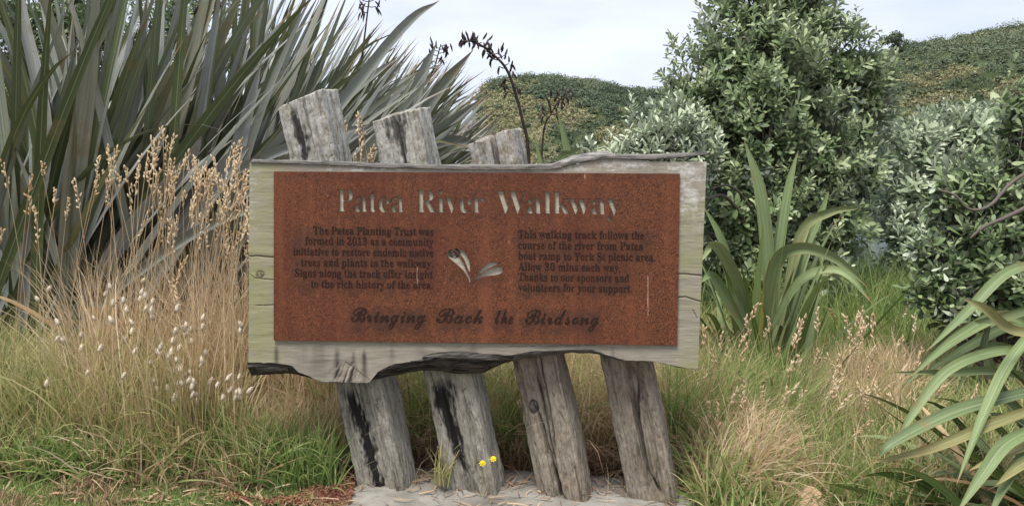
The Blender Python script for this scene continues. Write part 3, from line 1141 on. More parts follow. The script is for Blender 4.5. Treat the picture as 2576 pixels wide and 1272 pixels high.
# ------------------------------------------------------------------ concrete footing
def footing():
    out = np.array([(-.62, 2.66), (-.66, 2.80), (-.60, 2.93), (-.57, 3.06), (-.35, 3.13), (.1, 3.15), (.5, 3.12), (.70, 3.04), (.73, 2.85), (.78, 2.6), (.5, 2.45), (0, 2.42), (-.4, 2.45)])
    P = smooth_line(np.concatenate([out, out[:1]]), 14)[:-1]
    P = P + .03 * (np.stack([fbm2(P[:, 0], P[:, 1], 7, 4, 3), fbm2(P[:, 0], P[:, 1], 7, 4, 4)], 1) - .5)
    c = P.mean(0)
    rings, n = [], len(P)
    for f in np.linspace(0, 1, 26)[::-1]:
        q = c + (P - c) * f
        z = -.055 * (q[:, 0] + .47) + .014 + .011 * (fbm2(q[:, 0], q[:, 1], 6, 5, 12) - .5) - .012 * (f > .99)
        rings.append(np.column_stack([q, z]))
    low = rings[0].copy()
    low[:, 2] -= .22
    V = np.concatenate([low] + rings)
    F = grid_faces(27, n, True)
    q = Mat('old_concrete', .95, .15)
    a = q.noise(q.obj(), 7, 6, .65)
    b = q.noise(q.obj(), 90, 4, .7)
    col = q.mix(q.rng(a, .35, .68), (.15, .138, .118), (.27, .257, .232))
    col = q.mix(q.rng(b, .58, .7, 0, .6), col, (.13, .11, .09))
    m = q.out(col, q.bump(q.math('ADD', a, q.math('MULTIPLY', b, .3)), .7, .01))
    o = mesh_obj('concrete_footing', V, F, m)
    tag(o, 'rough pale concrete pad under the feet of the sign posts', 'footing')


footing()

# ------------------------------------------------------------------ flax plants
GREY = [(0, (.065, .09, .035)), (.3, (.11, .14, .07)), (.55, (.165, .19, .145)), (.8, (.25, .265, .255)), (1, (.22, .21, .055))]
GREEN = [(0, (.06, .10, .022)), (.4, (.13, .2, .05)), (.75, (.22, .30, .115)), (1, (.22, .2, .045))]
M_FLAX = m_flax('grey_flax_leaf', GREY, .38)
M_FLAXG = m_flax('green_flax_leaf', GREEN, .45, .15, .3, (.46, .66))
M_DEAD = m_grass('dead_flax_leaf', [(0, (.16, .09, .045)), (.5, (.27, .16, .08)), (1, (.38, .27, .16))], .1)
M_STALK = m_plain('dark_flower_stalk', (.018, .013, .014), (.055, .035, .03), 30, .7)
FPROF = [.55, .72, .85, .95, 1., 1., .96, .88, .75, .55, .3, .0]


def flax(name, px, Y, n, L, W, label, mat, lean=(0, .5), el=(R(48), R(86)), seed=0, droopers=.15, spread=.22, dead=12, zoff=0., depth_lean=.35, heroes=(), zbase=None, droop=(.05, .5), tints=None, prune=False):
    # zbase: how far leaves may lean towards the camera
    g = np.random.default_rng(seed)
    X = (px - 512) / FPX * Y
    b = np.array([X, Y, float(zg(X, Y)) + zoff])
    o = empty(name, b, label, 'flax plant', 'flax plants around the sign')
    # image-plane lean angle from vertical and a smaller lean in depth
    ang = np.clip(g.normal(lean[0], lean[1], n), -1.3, 1.05)
    dl = np.maximum(g.normal(0, depth_lean, n), -.28 if zbase is None else zbase)
    dv = np.stack([np.sin(ang), dl, np.maximum(np.cos(ang), .12)], 1)
    dv /= np.linalg.norm(dv, axis=1)[:, None]
    az = np.arctan2(dv[:, 1], dv[:, 0])
    ev = np.arcsin(dv[:, 2])
    bs = b + np.stack([g.normal(0, spread, n) + .10 * dv[:, 0], g.normal(0, spread * .7, n), np.zeros(n)], 1)
    LL = L[0] + (L[1] - L[0]) * g.random(n)
    dr = droop[0] + (droop[1] - droop[0]) * g.random(n) ** 1.6
    dm = g.random(n) < droopers
    dr[dm] += .5 + .9 * g.random(dm.sum())
    K_ = 13
    V, F, A = ribbons(bs, az, ev, LL, W * (.55 + .7 * g.random(n)), dr, g.uniform(-1.5, 1.5, n), FPROF, 13, 2.2, .22, g.normal(0, .35, n), (g.random(n) if tints is None else tints[0] + (tints[1] - tints[0]) * g.random(n)))
    if prune:                                           # the clump ends along a slanting outline, as it grew
        q_ = V.reshape(n, -1, 3)
        jit, f = g.normal(0, 10, (n, 1)), np.ones(n)
        for it in range(14):                            # shorten what would grow past it
            w_ = bs[:, None] + (q_ - bs[:, None]) * f[:, None, None]
            cpx = 512 + w_[..., 0] / w_[..., 1] * FPX
            crow = HORIZ - (w_[..., 2] - CAM_H) / w_[..., 1] * FPX
            lim = np.interp(crow, [-120, -40, 0, 30, 60, 100, 150, 175], [318, 338, 352, 400, 474, 494, 506, 520]) + jit
            ok = ((cpx < lim) | (crow > 175)).all(1)
            f = np.where(ok, f, f * .95)
        q_ = w_
        V = q_[ok].reshape(-1, 3)
        A = {'leaf': A['leaf'].reshape(n, -1, 3)[ok].reshape(-1, 3)}
        F = F[:len(F) // n * int(ok.sum())]
    parts = [(V, F, A)]
    for (pts, wd, ti) in heroes:                        # single leaves: (px, row, depth) along the blade
        P = smooth_line([at(*p) for p in pts], 6)
        T = np.gradient(P, axis=0)
        T /= np.linalg.norm(T, axis=1)[:, None]
        view = P - np.array([0, 0, CAM_H])
        view /= np.linalg.norm(view, axis=1)[:, None]
        sd_ = np.cross(T, view + g.normal(0, .25, 3))
        sd_ /= np.linalg.norm(sd_, axis=1)[:, None]
        nr = np.cross(sd_, T)
        t = np.linspace(0, 1, len(P))
        hw = (wd / 2 * np.interp(t, np.linspace(0, 1, len(FPROF)), FPROF))[:, None]
        V = np.stack([P - sd_ * hw, P + nr * hw * .55, P + sd_ * hw], 1).reshape(-1, 3)
        A = np.zeros((len(P), 3, 3))
        A[..., 0] = ti
        A[..., 1] = t[:, None]
        A[..., 2] = [-1, 0, 1]
        parts.append((V, grid_faces(len(P), 3), {'leaf': A.reshape(-1, 3)}))
    V, F, A = join(parts)
    lo = mesh_obj('leaves', V, F, mat, o, b, True, A)
    if dead:
        bs = b + np.stack([g.normal(0, spread * 1.2, dead), g.normal(0, spread, dead) - .1, np.zeros(dead)], 1)
        az = np.where(g.random(dead) < .5, 0, np.pi) + g.normal(0, .6, dead)
        V, F, A = ribbons(bs, az, g.uniform(.3, 1.1, dead), g.uniform(.5, 1.0, dead), .03, g.uniform(.4, 1.6, dead), g.uniform(-1.4, 1.4, dead), FPROF, 9, 1.6, .5, g.normal(0, .9, dead))
        mesh_obj('dead_leaves', V, F, M_DEAD, o, b, True, A)['label'] = 'brown dead leaves at the base'
    return o, b


def pods(path, t0, t1, n, g, size=.05, hang=False):
    """flower stalk with clusters of dark upright seed pods"""
    P = smooth_line(path, 8)
    parts = []
    for k in range(n):
        t = t0 + (t1 - t0) * (k + .3 * g.random()) / n
        i = min(int(t * (len(P) - 1)), len(P) - 2)
        c = P[i]
        sgn = 1 if k % 2 else -1
        d0 = np.array([sgn * .8, g.normal(0, .4), .25])
        twl = size * (.6 + .8 * g.random())
        e = c + d0 / np.linalg.norm(d0) * twl
        parts.append(tube([c, (c + e) / 2 - [0, 0, .004], e], [.003, .003, .002], 4))
        for j in range(g.integers(2, 5)):
            q = e + g.normal(0, size * .22, 3)
            u = np.array([sgn * .35 + g.normal(0, .25), g.normal(0, .3), (-1. if hang and g.random() < .5 else 1.)])
            u = u / np.linalg.norm(u) * size * (1. + .6 * g.random())
            bend = np.array([sgn * size * .25, 0, 0])
            parts.append(tube([q, q + u * .3 + bend * .2, q + u * .7 + bend * .3, q + u + bend * 0], [.0025, .0065, .005, .0008], 5))
    return parts


def stalk(o, b, path, n, t0, t1, seed, r=(.011, .004), size=.05, hang=True):
    g = np.random.default_rng(seed)
    P = smooth_line(path, 8)
    V, F, A = tube(P, np.linspace(r[0], r[1], len(P)), 6)
    st = mesh_obj('flower_stalk', V, F, M_STALK, o, b)
    V, F, A = join(pods(path, t0, t1, n, g, size, hang))
    st2 = mesh_obj('seed_pods', V, F, M_STALK, st, None)
    st2.data.transform(Matrix.Translation(-Vector(b)))


# conspicuous single blades of the left clump, taken as (px, row, depth)
hero_a = [([(62, 330, 3.75), (72, 200, 3.72), (88, 80, 3.7), (100, -40, 3.68)], .105, .99), ([(20, 340, 3.8), (30, 240, 3.8), (45, 130, 3.8), (22, 10, 3.8), (15, -60, 3.8)], .07, .85),
          ([(40, 330, 3.9), (80, 225, 3.88), (130, 110, 3.85), (148, -10, 3.8)], .1, .35)]
hero_b = [([(70, 320, 3.7), (125, 235, 3.65), (185, 165, 3.6), (202, 135, 3.6)], .085, .75), ([(95, 360, 3.7), (170, 250, 3.65), (228, 165, 3.6), (250, 145, 3.58)], .1, .72),
          ([(150, 370, 3.8), (175, 250, 3.8), (200, 120, 3.8), (222, -20, 3.8)], .1, .7), ([(175, 390, 3.75), (208, 260, 3.73), (240, 140, 3.7), (262, 60, 3.68)], .085, .78),
          ([(235, 172, 3.6), (275, 152, 3.55), (330, 134, 3.55), (372, 124, 3.5)], .05, .55), ([(60, 340, 3.6), (120, 285, 3.5), (190, 235, 3.42), (258, 205, 3.4), (320, 190, 3.4)], .05, .3)]
hero_c = [([(230, 300, 4.2), (262, 200, 4.1), (330, 110, 4.05), (400, 55, 4.0)], .1, .6), ([(210, 330, 4.0), (280, 230, 3.95), (350, 150, 3.9), (395, 135, 3.85)], .09, .25),
          ([(215, 215, 3.6), (300, 150, 3.55), (400, 30, 3.5), (440, 0, 3.5)], .055, .4)]
hero_d = [([(330, 260, 4.3), (380, 180, 4.25), (430, 100, 4.2), (474, 49, 4.2)], .1, .2), ([(330, 240, 4.3), (395, 170, 4.25), (440, 130, 4.2), (482, 98, 4.2)], .085, .3),
          ([(340, 200, 4.2), (400, 160, 4.15), (450, 140, 4.1), (500, 150, 4.05)], .07, .05), ([(370, 200, 4.2), (430, 158, 4.15), (478, 141, 4.1), (505, 139, 4.1)], .05, .99),
          ([(360, 230, 4.3), (400, 140, 4.3), (420, 80, 4.3), (437, 42, 4.3)], .08, .55)]
flax('flax_plant', 30, 4.0, 120, (1.8, 2.7), .07, 'tall olive and grey flax at the left edge of the picture, leaves standing nearly upright', M_FLAX, (.24, .38), prune=True, seed=1, heroes=hero_a, droopers=.05, zbase=-.08)
flax('flax_plant', 150, 4.1, 260, (1.4, 3.0), .066, 'large grey leaved flax behind the tall tan seed heads left of the board', M_FLAX, (.55, .36), prune=True, seed=2, heroes=hero_b, droopers=.05, zbase=-.1)
flax('flax_plant', 235, 4.6, 520, (1.3, 2.9), .066, 'dense flax leaning right behind the tallest sign post', M_FLAX, (.82, .34), prune=True, seed=3, heroes=hero_c, droopers=.06, zbase=-.15)
fd, fb = flax('flax_plant', 330, 4.75, 520, (.9, 2.2), .06, 'flax fanning low to the right behind the second and third posts, with dark flower stalks', M_FLAX, (.8, .36), prune=True, seed=4, heroes=hero_d, droopers=.05, zbase=-.08, tints=(0, .8))
flax('flax_plant', 215, 5.0, 260, (1.8, 3.15), .07, 'tall flax at the back whose long leaves sweep up behind the two tallest posts', M_FLAX, (.58, .3), prune=True, seed=15, droopers=.04, zbase=-.15)
flax('flax_plant', 90, 5.2, 150, (2.0, 2.9), .075, 'farthest flax, filling the gaps behind the other left hand flax plants', M_FLAX, (.3, .42), prune=True, seed=5, droopers=.05)
stalk(fd, fb, [at(352, 300, 4.9), at(360, 90, 4.9), at(366, 25, 4.9), at(372, -20, 4.9)], 9, .76, 1., 1, (.009, .004), .045)
stalk(fd, fb, [at(405, 300, 4.9), at(424, 110, 4.9), at(436, 62, 4.9), at(441, 44, 4.9)], 10, .6, 1., 2, (.008, .0035), .042)
stalk(fd, fb, [at(150, 300, 4.6), at(196, 60, 4.6), at(205, 10, 4.6), at(208, -15, 4.6)], 7, .7, 1., 8, (.009, .004), .045)

hero_e = [([(590, 330, 4.1), (580, 200, 4.1), (570, 160, 4.08), (557, 109, 4.05)], .062, .62), ([(560, 300, 4.1), (548, 200, 4.1), (540, 160, 4.1), (534, 135, 4.1)], .03, .5),
          ([(585, 300, 4.1), (560, 170, 4.1), (572, 152, 4.05), (583, 147, 4.0)], .035, .75)]
fe, eb = flax('flax_plant', 560, 4.15, 16, (.5, .95), .05, 'thin young flax behind the sign with one tall arching dark flower stalk', M_FLAXG, (0, .5), seed=6, heroes=hero_e, dead=4)
stalk(fe, eb, [at(530, 330, 4.1), at(529, 165, 4.1), at(522, 118, 4.08), at(508, 72, 4.05), at(490, 52, 4.02), at(475, 42, 4.0), at(463, 41, 3.98)], 22, .42, 1., 4, (.011, .004), .033)
stalk(fe, eb, [at(540, 330, 4.4), at(542, 150, 4.4), at(552, 112, 4.4), at(566, 92, 4.4)], 10, .6, 1., 5, (.008, .004), .038)

hero_f = [([(770, 330, 4.0), (768, 260, 3.95), (760, 190, 3.9), (744, 139, 3.9)], .075, .7), ([(775, 330, 4.0), (778, 260, 4.0), (788, 190, 4.0), (798, 150, 4.0)], .055, .55),
          ([(765, 330, 3.95), (775, 265, 3.8), (800, 248, 3.7), (835, 258, 3.65), (872, 290, 3.6)], .065, .78), ([(755, 330, 3.95), (735, 275, 3.8), (715, 245, 3.7), (700, 262, 3.6)], .06, .8),
          ([(785, 320, 4.0), (805, 250, 4.0), (820, 215, 4.0), (829, 190, 4.0)], .045, .5), ([(770, 330, 3.9), (800, 280, 3.8), (840, 270, 3.7), (873, 303, 3.6)], .05, .65),
          ([(748, 330, 3.9), (735, 290, 3.85), (722, 240, 3.8), (703, 205, 3.8)], .05, .45), ([(780, 325, 3.95), (800, 235, 3.9), (830, 212, 3.85), (860, 208, 3.8)], .05, .85),
          ([(745, 330, 3.85), (728, 300, 3.8), (712, 275, 3.75), (701, 282, 3.7)], .055, .4)]
flax('flax_plant', 770, 4.0, 60, (.6, 1.25), .042, 'fresh green flax in the middle right grass, broad leaves bending over', M_FLAXG, (0, .34), seed=7, heroes=hero_f, droopers=.12, spread=.1, dead=4, depth_lean=.3)

YF = 2.5
hero_g = [([(1075, 460, 2.6), (1030, 400, 2.5), (985, 340, 2.45), (960, 380, 2.4), (895, 460, 2.35)], .06, .5)]
hero_g = [([(1060, 262, 2.75), (1010, 270, 2.7), (968, 310, 2.65), (925, 352, 2.6)], .055, .45), ([(1060, 345, 2.75), (1010, 315, 2.7), (960, 335, 2.6), (908, 378, 2.5)], .06, .6),
          ([(1070, 330, 2.8), (1020, 322, 2.75), (970, 345, 2.7), (910, 382, 2.6)], .055, .8), ([(1060, 370, 2.7), (1000, 362, 2.6), (930, 345, 2.5), (880, 460, 2.4)], .05, .7),
          ([(1075, 380, 2.7), (1010, 395, 2.6), (955, 410, 2.5), (895, 440, 2.4), (878, 458, 2.4)], .065, .25), ([(1060, 400, 2.6), (1000, 420, 2.5), (930, 448, 2.45), (868, 463, 2.4)], .05, .98),
          ([(1060, 330, 2.6), (1015, 330, 2.55), (985, 308, 2.5), (963, 298, 2.5)], .05, .97), ([(1050, 310, 2.7), (1010, 360, 2.6), (985, 410, 2.5), (956, 485, 2.4)], .055, .6),
          ([(1060, 420, 2.5), (1010, 440, 2.4), (985, 470, 2.35), (955, 515, 2.3)], .06, .55), ([(1080, 420, 2.5), (1040, 440, 2.45), (1010, 475, 2.4), (985, 525, 2.35)], .055, .5),
          ([(1080, 400, 2.8), (1010, 372, 2.7), (950, 372, 2.6), (890, 372, 2.55)], .045, .72), ([(1040, 380, 2.7), (975, 385, 2.65), (960, 340, 2.6), (950, 380, 2.55)], .04, .4),
          ([(1060, 440, 2.75), (1010, 400, 2.7), (985, 350, 2.68), (992, 318, 2.68)], .05, .2)]
hero_g[3] = ([(1060, 350, 2.7), (1000, 350, 2.62), (950, 368, 2.55), (915, 410, 2.5), (889, 455, 2.45)], .05, .7)
hero_g[11] = ([(1040, 360, 2.75), (1000, 345, 2.7), (975, 355, 2.68), (955, 395, 2.66)], .04, .4)
hero_g += [([(1075, 425, 2.5), (1030, 442, 2.45), (1000, 455, 2.42), (968, 470, 2.4)], .05, .99), ([(1070, 445, 2.45), (1025, 462, 2.4), (995, 485, 2.36)], .045, .98), ([(1065, 300, 2.7), (1000, 318, 2.66), (950, 338, 2.62), (893, 398, 2.58)], .05, .3)]
hero_g = [(p_, w_ * .7, t_ * .72 if t_ < .9 else t_) for p_, w_, t_ in hero_g]
flax('flax_plant', 1085, 2.75, 80, (.35, .8), .038, 'flax in the lower right corner, long leaves arching across the grass', M_FLAXG, (-.75, .5), seed=8, heroes=hero_g, droopers=.4, spread=.12, dead=9, tints=(0, .6), depth_lean=.3)


# ------------------------------------------------------------------ shrubs
def shrub(label, blobs, dens, leaf, mat, seed, trunk_px, nleaf=14, tint=(.25, .75), up=.55, limbs=(), sprigs=(), cat='shrub', name='shrub', inner=.5):
    g = np.random.default_rng(seed)
    Y0 = float(np.mean([b[2] for b in blobs]))
    X0 = (trunk_px - 512) / FPX * Y0
    B = np.array([X0, Y0, float(zg(X0, Y0)) - .03])
    o = empty(name, B, label, cat, 'grey green shrubs behind the sign')
    tips, dirs, big = [], [], []
    br = []
    cs = []
    for (px, row, Y, r) in blobs:
        c = at(px, row, Y)
        cs.append((c, r))
        n = int(dens * r * r * 4 * np.pi)
        d = g.normal(size=(n, 3))
        d /= np.linalg.norm(d, axis=1)[:, None]
        d = d[(d[:, 1] < .55)]                            # the far side is never needed in full
        lump = .58 + .84 * fbm(d * 3.0 + c * 1.3, 2, seed)
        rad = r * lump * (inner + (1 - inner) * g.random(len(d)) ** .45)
        tips.append(c + d * rad[:, None] * np.array([1, .9, 1]))
        dd = d * .8 + np.array([0, 0, up]) + g.normal(0, .3, d.shape)
        dirs.append(dd)
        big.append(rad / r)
    for (px, row, Y, dx) in sprigs:
        tips.append(at(px, row, Y)[None])
        dirs.append(np.array([[dx, -.1, 1.]]))
        big.append(np.array([1.1]))
    tips, dirs, big = np.concatenate(tips), np.concatenate(dirs), np.concatenate(big)
    keep = tips[:, 2] > zg(tips[:, 0], tips[:, 1]) + .05
    tips, dirs, big = tips[keep], dirs[keep], big[keep]
    dirs /= np.linalg.norm(dirs, axis=1)[:, None]
    N = len(tips)
    a = np.cross(dirs, np.array([.3, .2, 1.]))
    a /= np.linalg.norm(a, axis=1)[:, None] + 1e-9
    bb = np.cross(dirs, a)
    lsz = .7 + .65 * g.random(N) ** 1.4
    slen = leaf * (1.3 + 1.9 * g.random(N))
    stint = np.clip(tint[0] + (tint[1] - tint[0]) * (.65 * g.random(N) + .35 * fbm(tips * 1.8, 2, seed + 1)), 0, 1)
    k = np.arange(nleaf)
    fr = (k + .5) / nleaf                                  # 0 = lowest leaf, 1 = the tip
    phi = k[None] * 2.4 + g.random(N)[:, None] * 6.28
    thm = np.interp(fr, [0, .6, 1], [1.25, .95, .3])[None] + g.normal(0, .17, (N, nleaf))
    base = tips[:, None] - dirs[:, None] * (slen[:, None] * (1 - fr)[None])[..., None]
    rad = a[:, None] * np.cos(phi)[..., None] + bb[:, None] * np.sin(phi)[..., None]
    ld = dirs[:, None] * np.cos(thm)[..., None] + rad * np.sin(thm)[..., None]
    side = np.cross(ld, dirs[:, None])
    side /= np.linalg.norm(side, axis=2)[..., None] + 1e-9
    nrm = np.cross(side, ld)
    ll = leaf * np.interp(fr, [0, .5, 1], [.95, 1.05, .6])[None] * lsz[:, None] * (.75 + .45 * g.random((N, nleaf)))
    M = N * nleaf
    base, ld, side, nrm, ll = base.reshape(M, 3), ld.reshape(M, 3), side.reshape(M, 3), nrm.reshape(M, 3), ll.reshape(M)
    tv = np.array([0, .3, .62, .86, 1.])
    wv = np.array([.10, .5, .95, .75, .08])
    curl = g.normal(-.12, .14, M)
    P = base[:, None] + ld[:, None] * (ll[:, None] * tv[None])[..., None] + nrm[:, None] * (ll[:, None] * curl[:, None] * tv[None] ** 2)[..., None]
    hw = (ll[:, None] * .19 * wv[None])[..., None]
    V = np.stack([P - side[:, None] * hw, P + side[:, None] * hw], 2).reshape(-1, 3)
    f = grid_faces(5, 2)
    F = (f[None] + (np.arange(M) * 10)[:, None, None]).reshape(-1, 4)
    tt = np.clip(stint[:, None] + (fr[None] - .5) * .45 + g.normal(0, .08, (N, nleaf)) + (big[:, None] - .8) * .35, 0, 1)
    A = np.zeros((M, 5, 2, 3))
    A[..., 0] = tt.reshape(M)[:, None, None]
    A[..., 1] = tv[None, :, None]
    A[..., 2] = [-1, 1]
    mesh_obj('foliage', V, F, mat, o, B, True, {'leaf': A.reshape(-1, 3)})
    # trunk, limbs to every blob, twigs to a sample of shoots
    parts = []
    for c, r in cs:
        mid = B * .45 + c * .55 + g.normal(0, .08, 3)
        P = smooth_line([B + g.normal(0, .04, 3) * [1, 1, 0], B * .8 + c * .2 + g.normal(0, .05, 3), mid, c], 5)
        parts.append(tube(P, np.linspace(.028, .009, len(P)), 6))
        near = np.where(np.linalg.norm(tips - c, axis=1) < r * 1.15)[0]
        for i in g.choice(near, min(len(near), 40), replace=False):
            s0 = P[g.integers(len(P) // 2, len(P))]
            e = tips[i] - dirs[i] * .02
            parts.append(tube(smooth_line([s0, (s0 + e) / 2 - [0, 0, .03], e], 3), np.linspace(.006, .0022, 7), 4))
    V, F, _ = join(parts)
    mesh_obj('branches', V, F, M_TRUNK, o, B)
    for lp, r in limbs:
        P = smooth_line([at(*p) for p in lp], 7)
        V, F, _ = tube(P, np.linspace(r, r * .45, len(P)), 7)
        mesh_obj('limb', V, F, M_TRUNK, o, B)
    return o


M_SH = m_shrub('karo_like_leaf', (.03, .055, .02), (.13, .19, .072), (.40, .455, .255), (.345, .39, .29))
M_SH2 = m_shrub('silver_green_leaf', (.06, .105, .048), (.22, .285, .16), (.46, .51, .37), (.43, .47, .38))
BIG = [(745, 28, 6, .42), (795, 18, 6, .38), (712, 78, 5.9, .42), (765, 85, 5.7, .55), (835, 62, 6, .45), (862, 88, 6.1, .34), (700, 112, 5.7, .36), (742, 140, 5.6, .45), (808, 140, 5.7, .46), (850, 150, 6, .36),
       (790, 200, 5.6, .42), (832, 215, 5.7, .34), (735, 205, 5.5, .36), (765, 255, 5.5, .35), (808, 265, 5.5, .3), (720, 262, 5.5, .3), (770, -18, 6, .42)]
shrub('tallest shrub, a dense rounded bush of grey green leaves right of the board', BIG, 95, .078, M_SH, 31, 770, tint=(.2, .85),
      limbs=[([(770, 300, 5.6), (758, 230, 5.5), (765, 170, 5.4), (772, 120, 5.4)], .025), ([(765, 260, 5.5), (730, 200, 5.15), (705, 199, 5.0), (690, 205, 4.95)], .016), ([(768, 235, 5.4), (735, 188, 5.1), (705, 190, 5.0)], .012)],
      sprigs=[(700, 4, 5.8, 0), (724, 2, 5.9, .1), (775, -4, 6, 0), (812, 6, 6, .1), (826, 14, 6, .3), (845, 44, 6, .3), (893, 78, 6, .4), (658, 90, 5.6, -.5), (668, 52, 5.6, -.2), (672, 36, 5.7, -.1), (690, 30, 5.7, 0), (676, 60, 5.6, -.3), (838, 30, 5.9, .3), (866, 38, 6, .1), (880, 60, 6, .3), (712, 8, 5.8, -.1), (662, 72, 5.6, -.4)])
shrub('low silver green shrub rising just above the right half of the board', [(648, 148, 5.0, .22), (675, 128, 5.1, .26), (618, 158, 5.0, .15), (690, 152, 5.1, .24), (662, 170, 5.0, .25), (590, 158, 5, .09)], 125, .076, M_SH2, 32, 665,
      tint=(.4, .95), up=1.1, sprigs=[(631, 93, 5.1, 0), (633, 104, 5.1, .05), (632, 115, 5.1, 0), (590, 140, 5., 0), (612, 128, 5., .1), (652, 112, 5.1, -.1)])
shrub('pale silvery shrub below the hillside, filling the gap right of the tallest shrub', [(905, 150, 6.4, .4), (945, 140, 6.6, .38), (985, 138, 6.6, .34), (908, 205, 6.2, .36), (940, 190, 6.3, .4), (1000, 185, 6.4, .38), (900, 235, 6, .3)], 90, .085, M_SH2, 33, 925,
      tint=(.2, .85), sprigs=[(895, 112, 6.3, 0), (925, 118, 6.3, .1)])
RT = [(1030, 105, 4.2, .2), (1040, 150, 4.2, .28), (1000, 205, 4.1, .2), (965, 185, 4.15, .18), (945, 200, 4.2, .14), (1030, 225, 4.1, .25), (985, 250, 4.05, .23), (950, 272, 4.05, .17), (1020, 290, 4.05, .25), (960, 305, 4, .15), (930, 250, 4.1, .1), (915, 285, 4.1, .07)]
shrub('large leaved shrub cut off by the right edge, with crooked bare branches', RT, 150, .075, M_SH, 34, 1010, nleaf=11, tint=(.05, .7),
      limbs=[([(1040, 165, 3.9), (1012, 182, 3.85), (990, 205, 3.8), (970, 209, 3.8), (955, 195, 3.82), (940, 190, 3.85)], .011), ([(1040, 200, 3.9), (1010, 215, 3.85), (985, 226, 3.8), (970, 238, 3.8)], .013), ([(1010, 330, 4.1), (1000, 290, 4.), (1030, 240, 3.95)], .02)],
      sprigs=[(1015, 55, 4.2, 0), (1008, 72, 4.2, -.2), (1000, 95, 4.1, -.3), (1020, 80, 4.2, 0), (962, 150, 4.1, -.1), (975, 145, 4.1, .1)])
shrub('dark green bush showing through the flax leaves at the top left corner', [(20, 25, 7.5, .6), (55, 15, 7.6, .55), (0, 80, 7.4, .7), (110, 20, 7.8, .6), (210, 20, 8, .6), (150, 90, 8, .7), (60, 130, 7.4, .7)], 60, .075, M_SH, 35, 60, tint=(.1, .55))


# ------------------------------------------------------------------ grass
GPROF = [.8, 1., .9, .7, .4, .03]


def blades(name, px, Y, h, w, droop, tint, mat, K=5, lean=.35, label='grass', dead_az=None, pw=1.6, kind='stuff'):
    N = len(px)
    h = np.where((px > 238) & (px < 712) & (Y < 3.2), np.minimum(h, .34), h)
    X = (px - 512) / FPX * Y
    b = np.stack([X, Y, zg(X, Y) - .008], 1)
    az = rng.uniform(0, 2 * np.pi, N) if dead_az is None else dead_az
    el = np.pi / 2 - np.abs(rng.normal(0, lean, N))
    V, F, A = ribbons(b, az, el, h, w * rng.uniform(.7, 1.35, N), droop, rng.uniform(-1.5, 1.5, N), GPROF, K, rng.choice([1.1, 1.8, 5.], N), 0, rng.normal(0, .8, N), tint, rng.normal(0, .6, N))
    o = mesh_obj(name, V, F, mat, None, None, True, A)
    return tag(o, label, 'grass', kind=kind)


def pick(n, px, Y, off_pad=True, clump=0, cs=3., thr=.45):
    """n random places between two columns and depths, optionally clumped, and off the concrete"""
    out = np.zeros((0, 2))
    while len(out) < n:
        p = np.stack([rng.uniform(px[0], px[1], n * 2), np.sqrt(rng.uniform(Y[0] ** 2, Y[1] ** 2, n * 2))], 1)
        X = (p[:, 0] - 512) / FPX * p[:, 1]
        k = np.ones(len(p), bool)
        if off_pad:
            edge = .03 * np.sin(X * 9)
            k &= ~((X > -.60 + edge) & (X < .72 + edge) & (p[:, 1] < 3.1 + .05 * np.sin(X * 7)) & (p[:, 1] > 2.3))
        k &= ~((np.abs(p[:, 0] - 806) < 17) & (p[:, 1] < 2.78))
        if clump:
            k &= rng.random(len(p)) < sstep(thr - .1, thr + .12, fbm2(X, p[:, 1], cs, 3, clump))
        out = np.concatenate([out, p[k]])
    return out[:n, 0], out[:n, 1]


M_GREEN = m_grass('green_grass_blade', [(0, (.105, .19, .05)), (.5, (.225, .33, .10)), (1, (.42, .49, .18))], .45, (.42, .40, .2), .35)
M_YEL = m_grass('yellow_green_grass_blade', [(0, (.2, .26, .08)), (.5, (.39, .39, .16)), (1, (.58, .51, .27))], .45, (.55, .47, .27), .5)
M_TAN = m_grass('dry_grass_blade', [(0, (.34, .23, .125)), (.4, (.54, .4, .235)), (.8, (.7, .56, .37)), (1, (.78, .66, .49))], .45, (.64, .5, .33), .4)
M_BRN = m_grass('brown_thatch_blade', [(0, (.12, .07, .045)), (.5, (.3, .19, .12)), (1, (.5, .36, .23))], .2, (.48, .36, .24), .4)

# mown strip along the front
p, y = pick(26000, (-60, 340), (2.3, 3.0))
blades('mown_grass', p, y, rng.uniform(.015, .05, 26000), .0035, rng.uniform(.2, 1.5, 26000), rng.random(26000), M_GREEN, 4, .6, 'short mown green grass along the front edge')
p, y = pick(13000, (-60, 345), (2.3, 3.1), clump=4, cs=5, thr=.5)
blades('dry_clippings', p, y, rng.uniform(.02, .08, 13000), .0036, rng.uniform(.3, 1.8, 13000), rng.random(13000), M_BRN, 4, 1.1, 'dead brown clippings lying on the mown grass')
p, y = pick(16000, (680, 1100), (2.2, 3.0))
blades('mown_grass', p, y, rng.uniform(.03, .12, 16000), .004, rng.uniform(.2, 1.6, 16000), rng.random(16000), M_GREEN, 4, .6, 'green grass at the lower right')
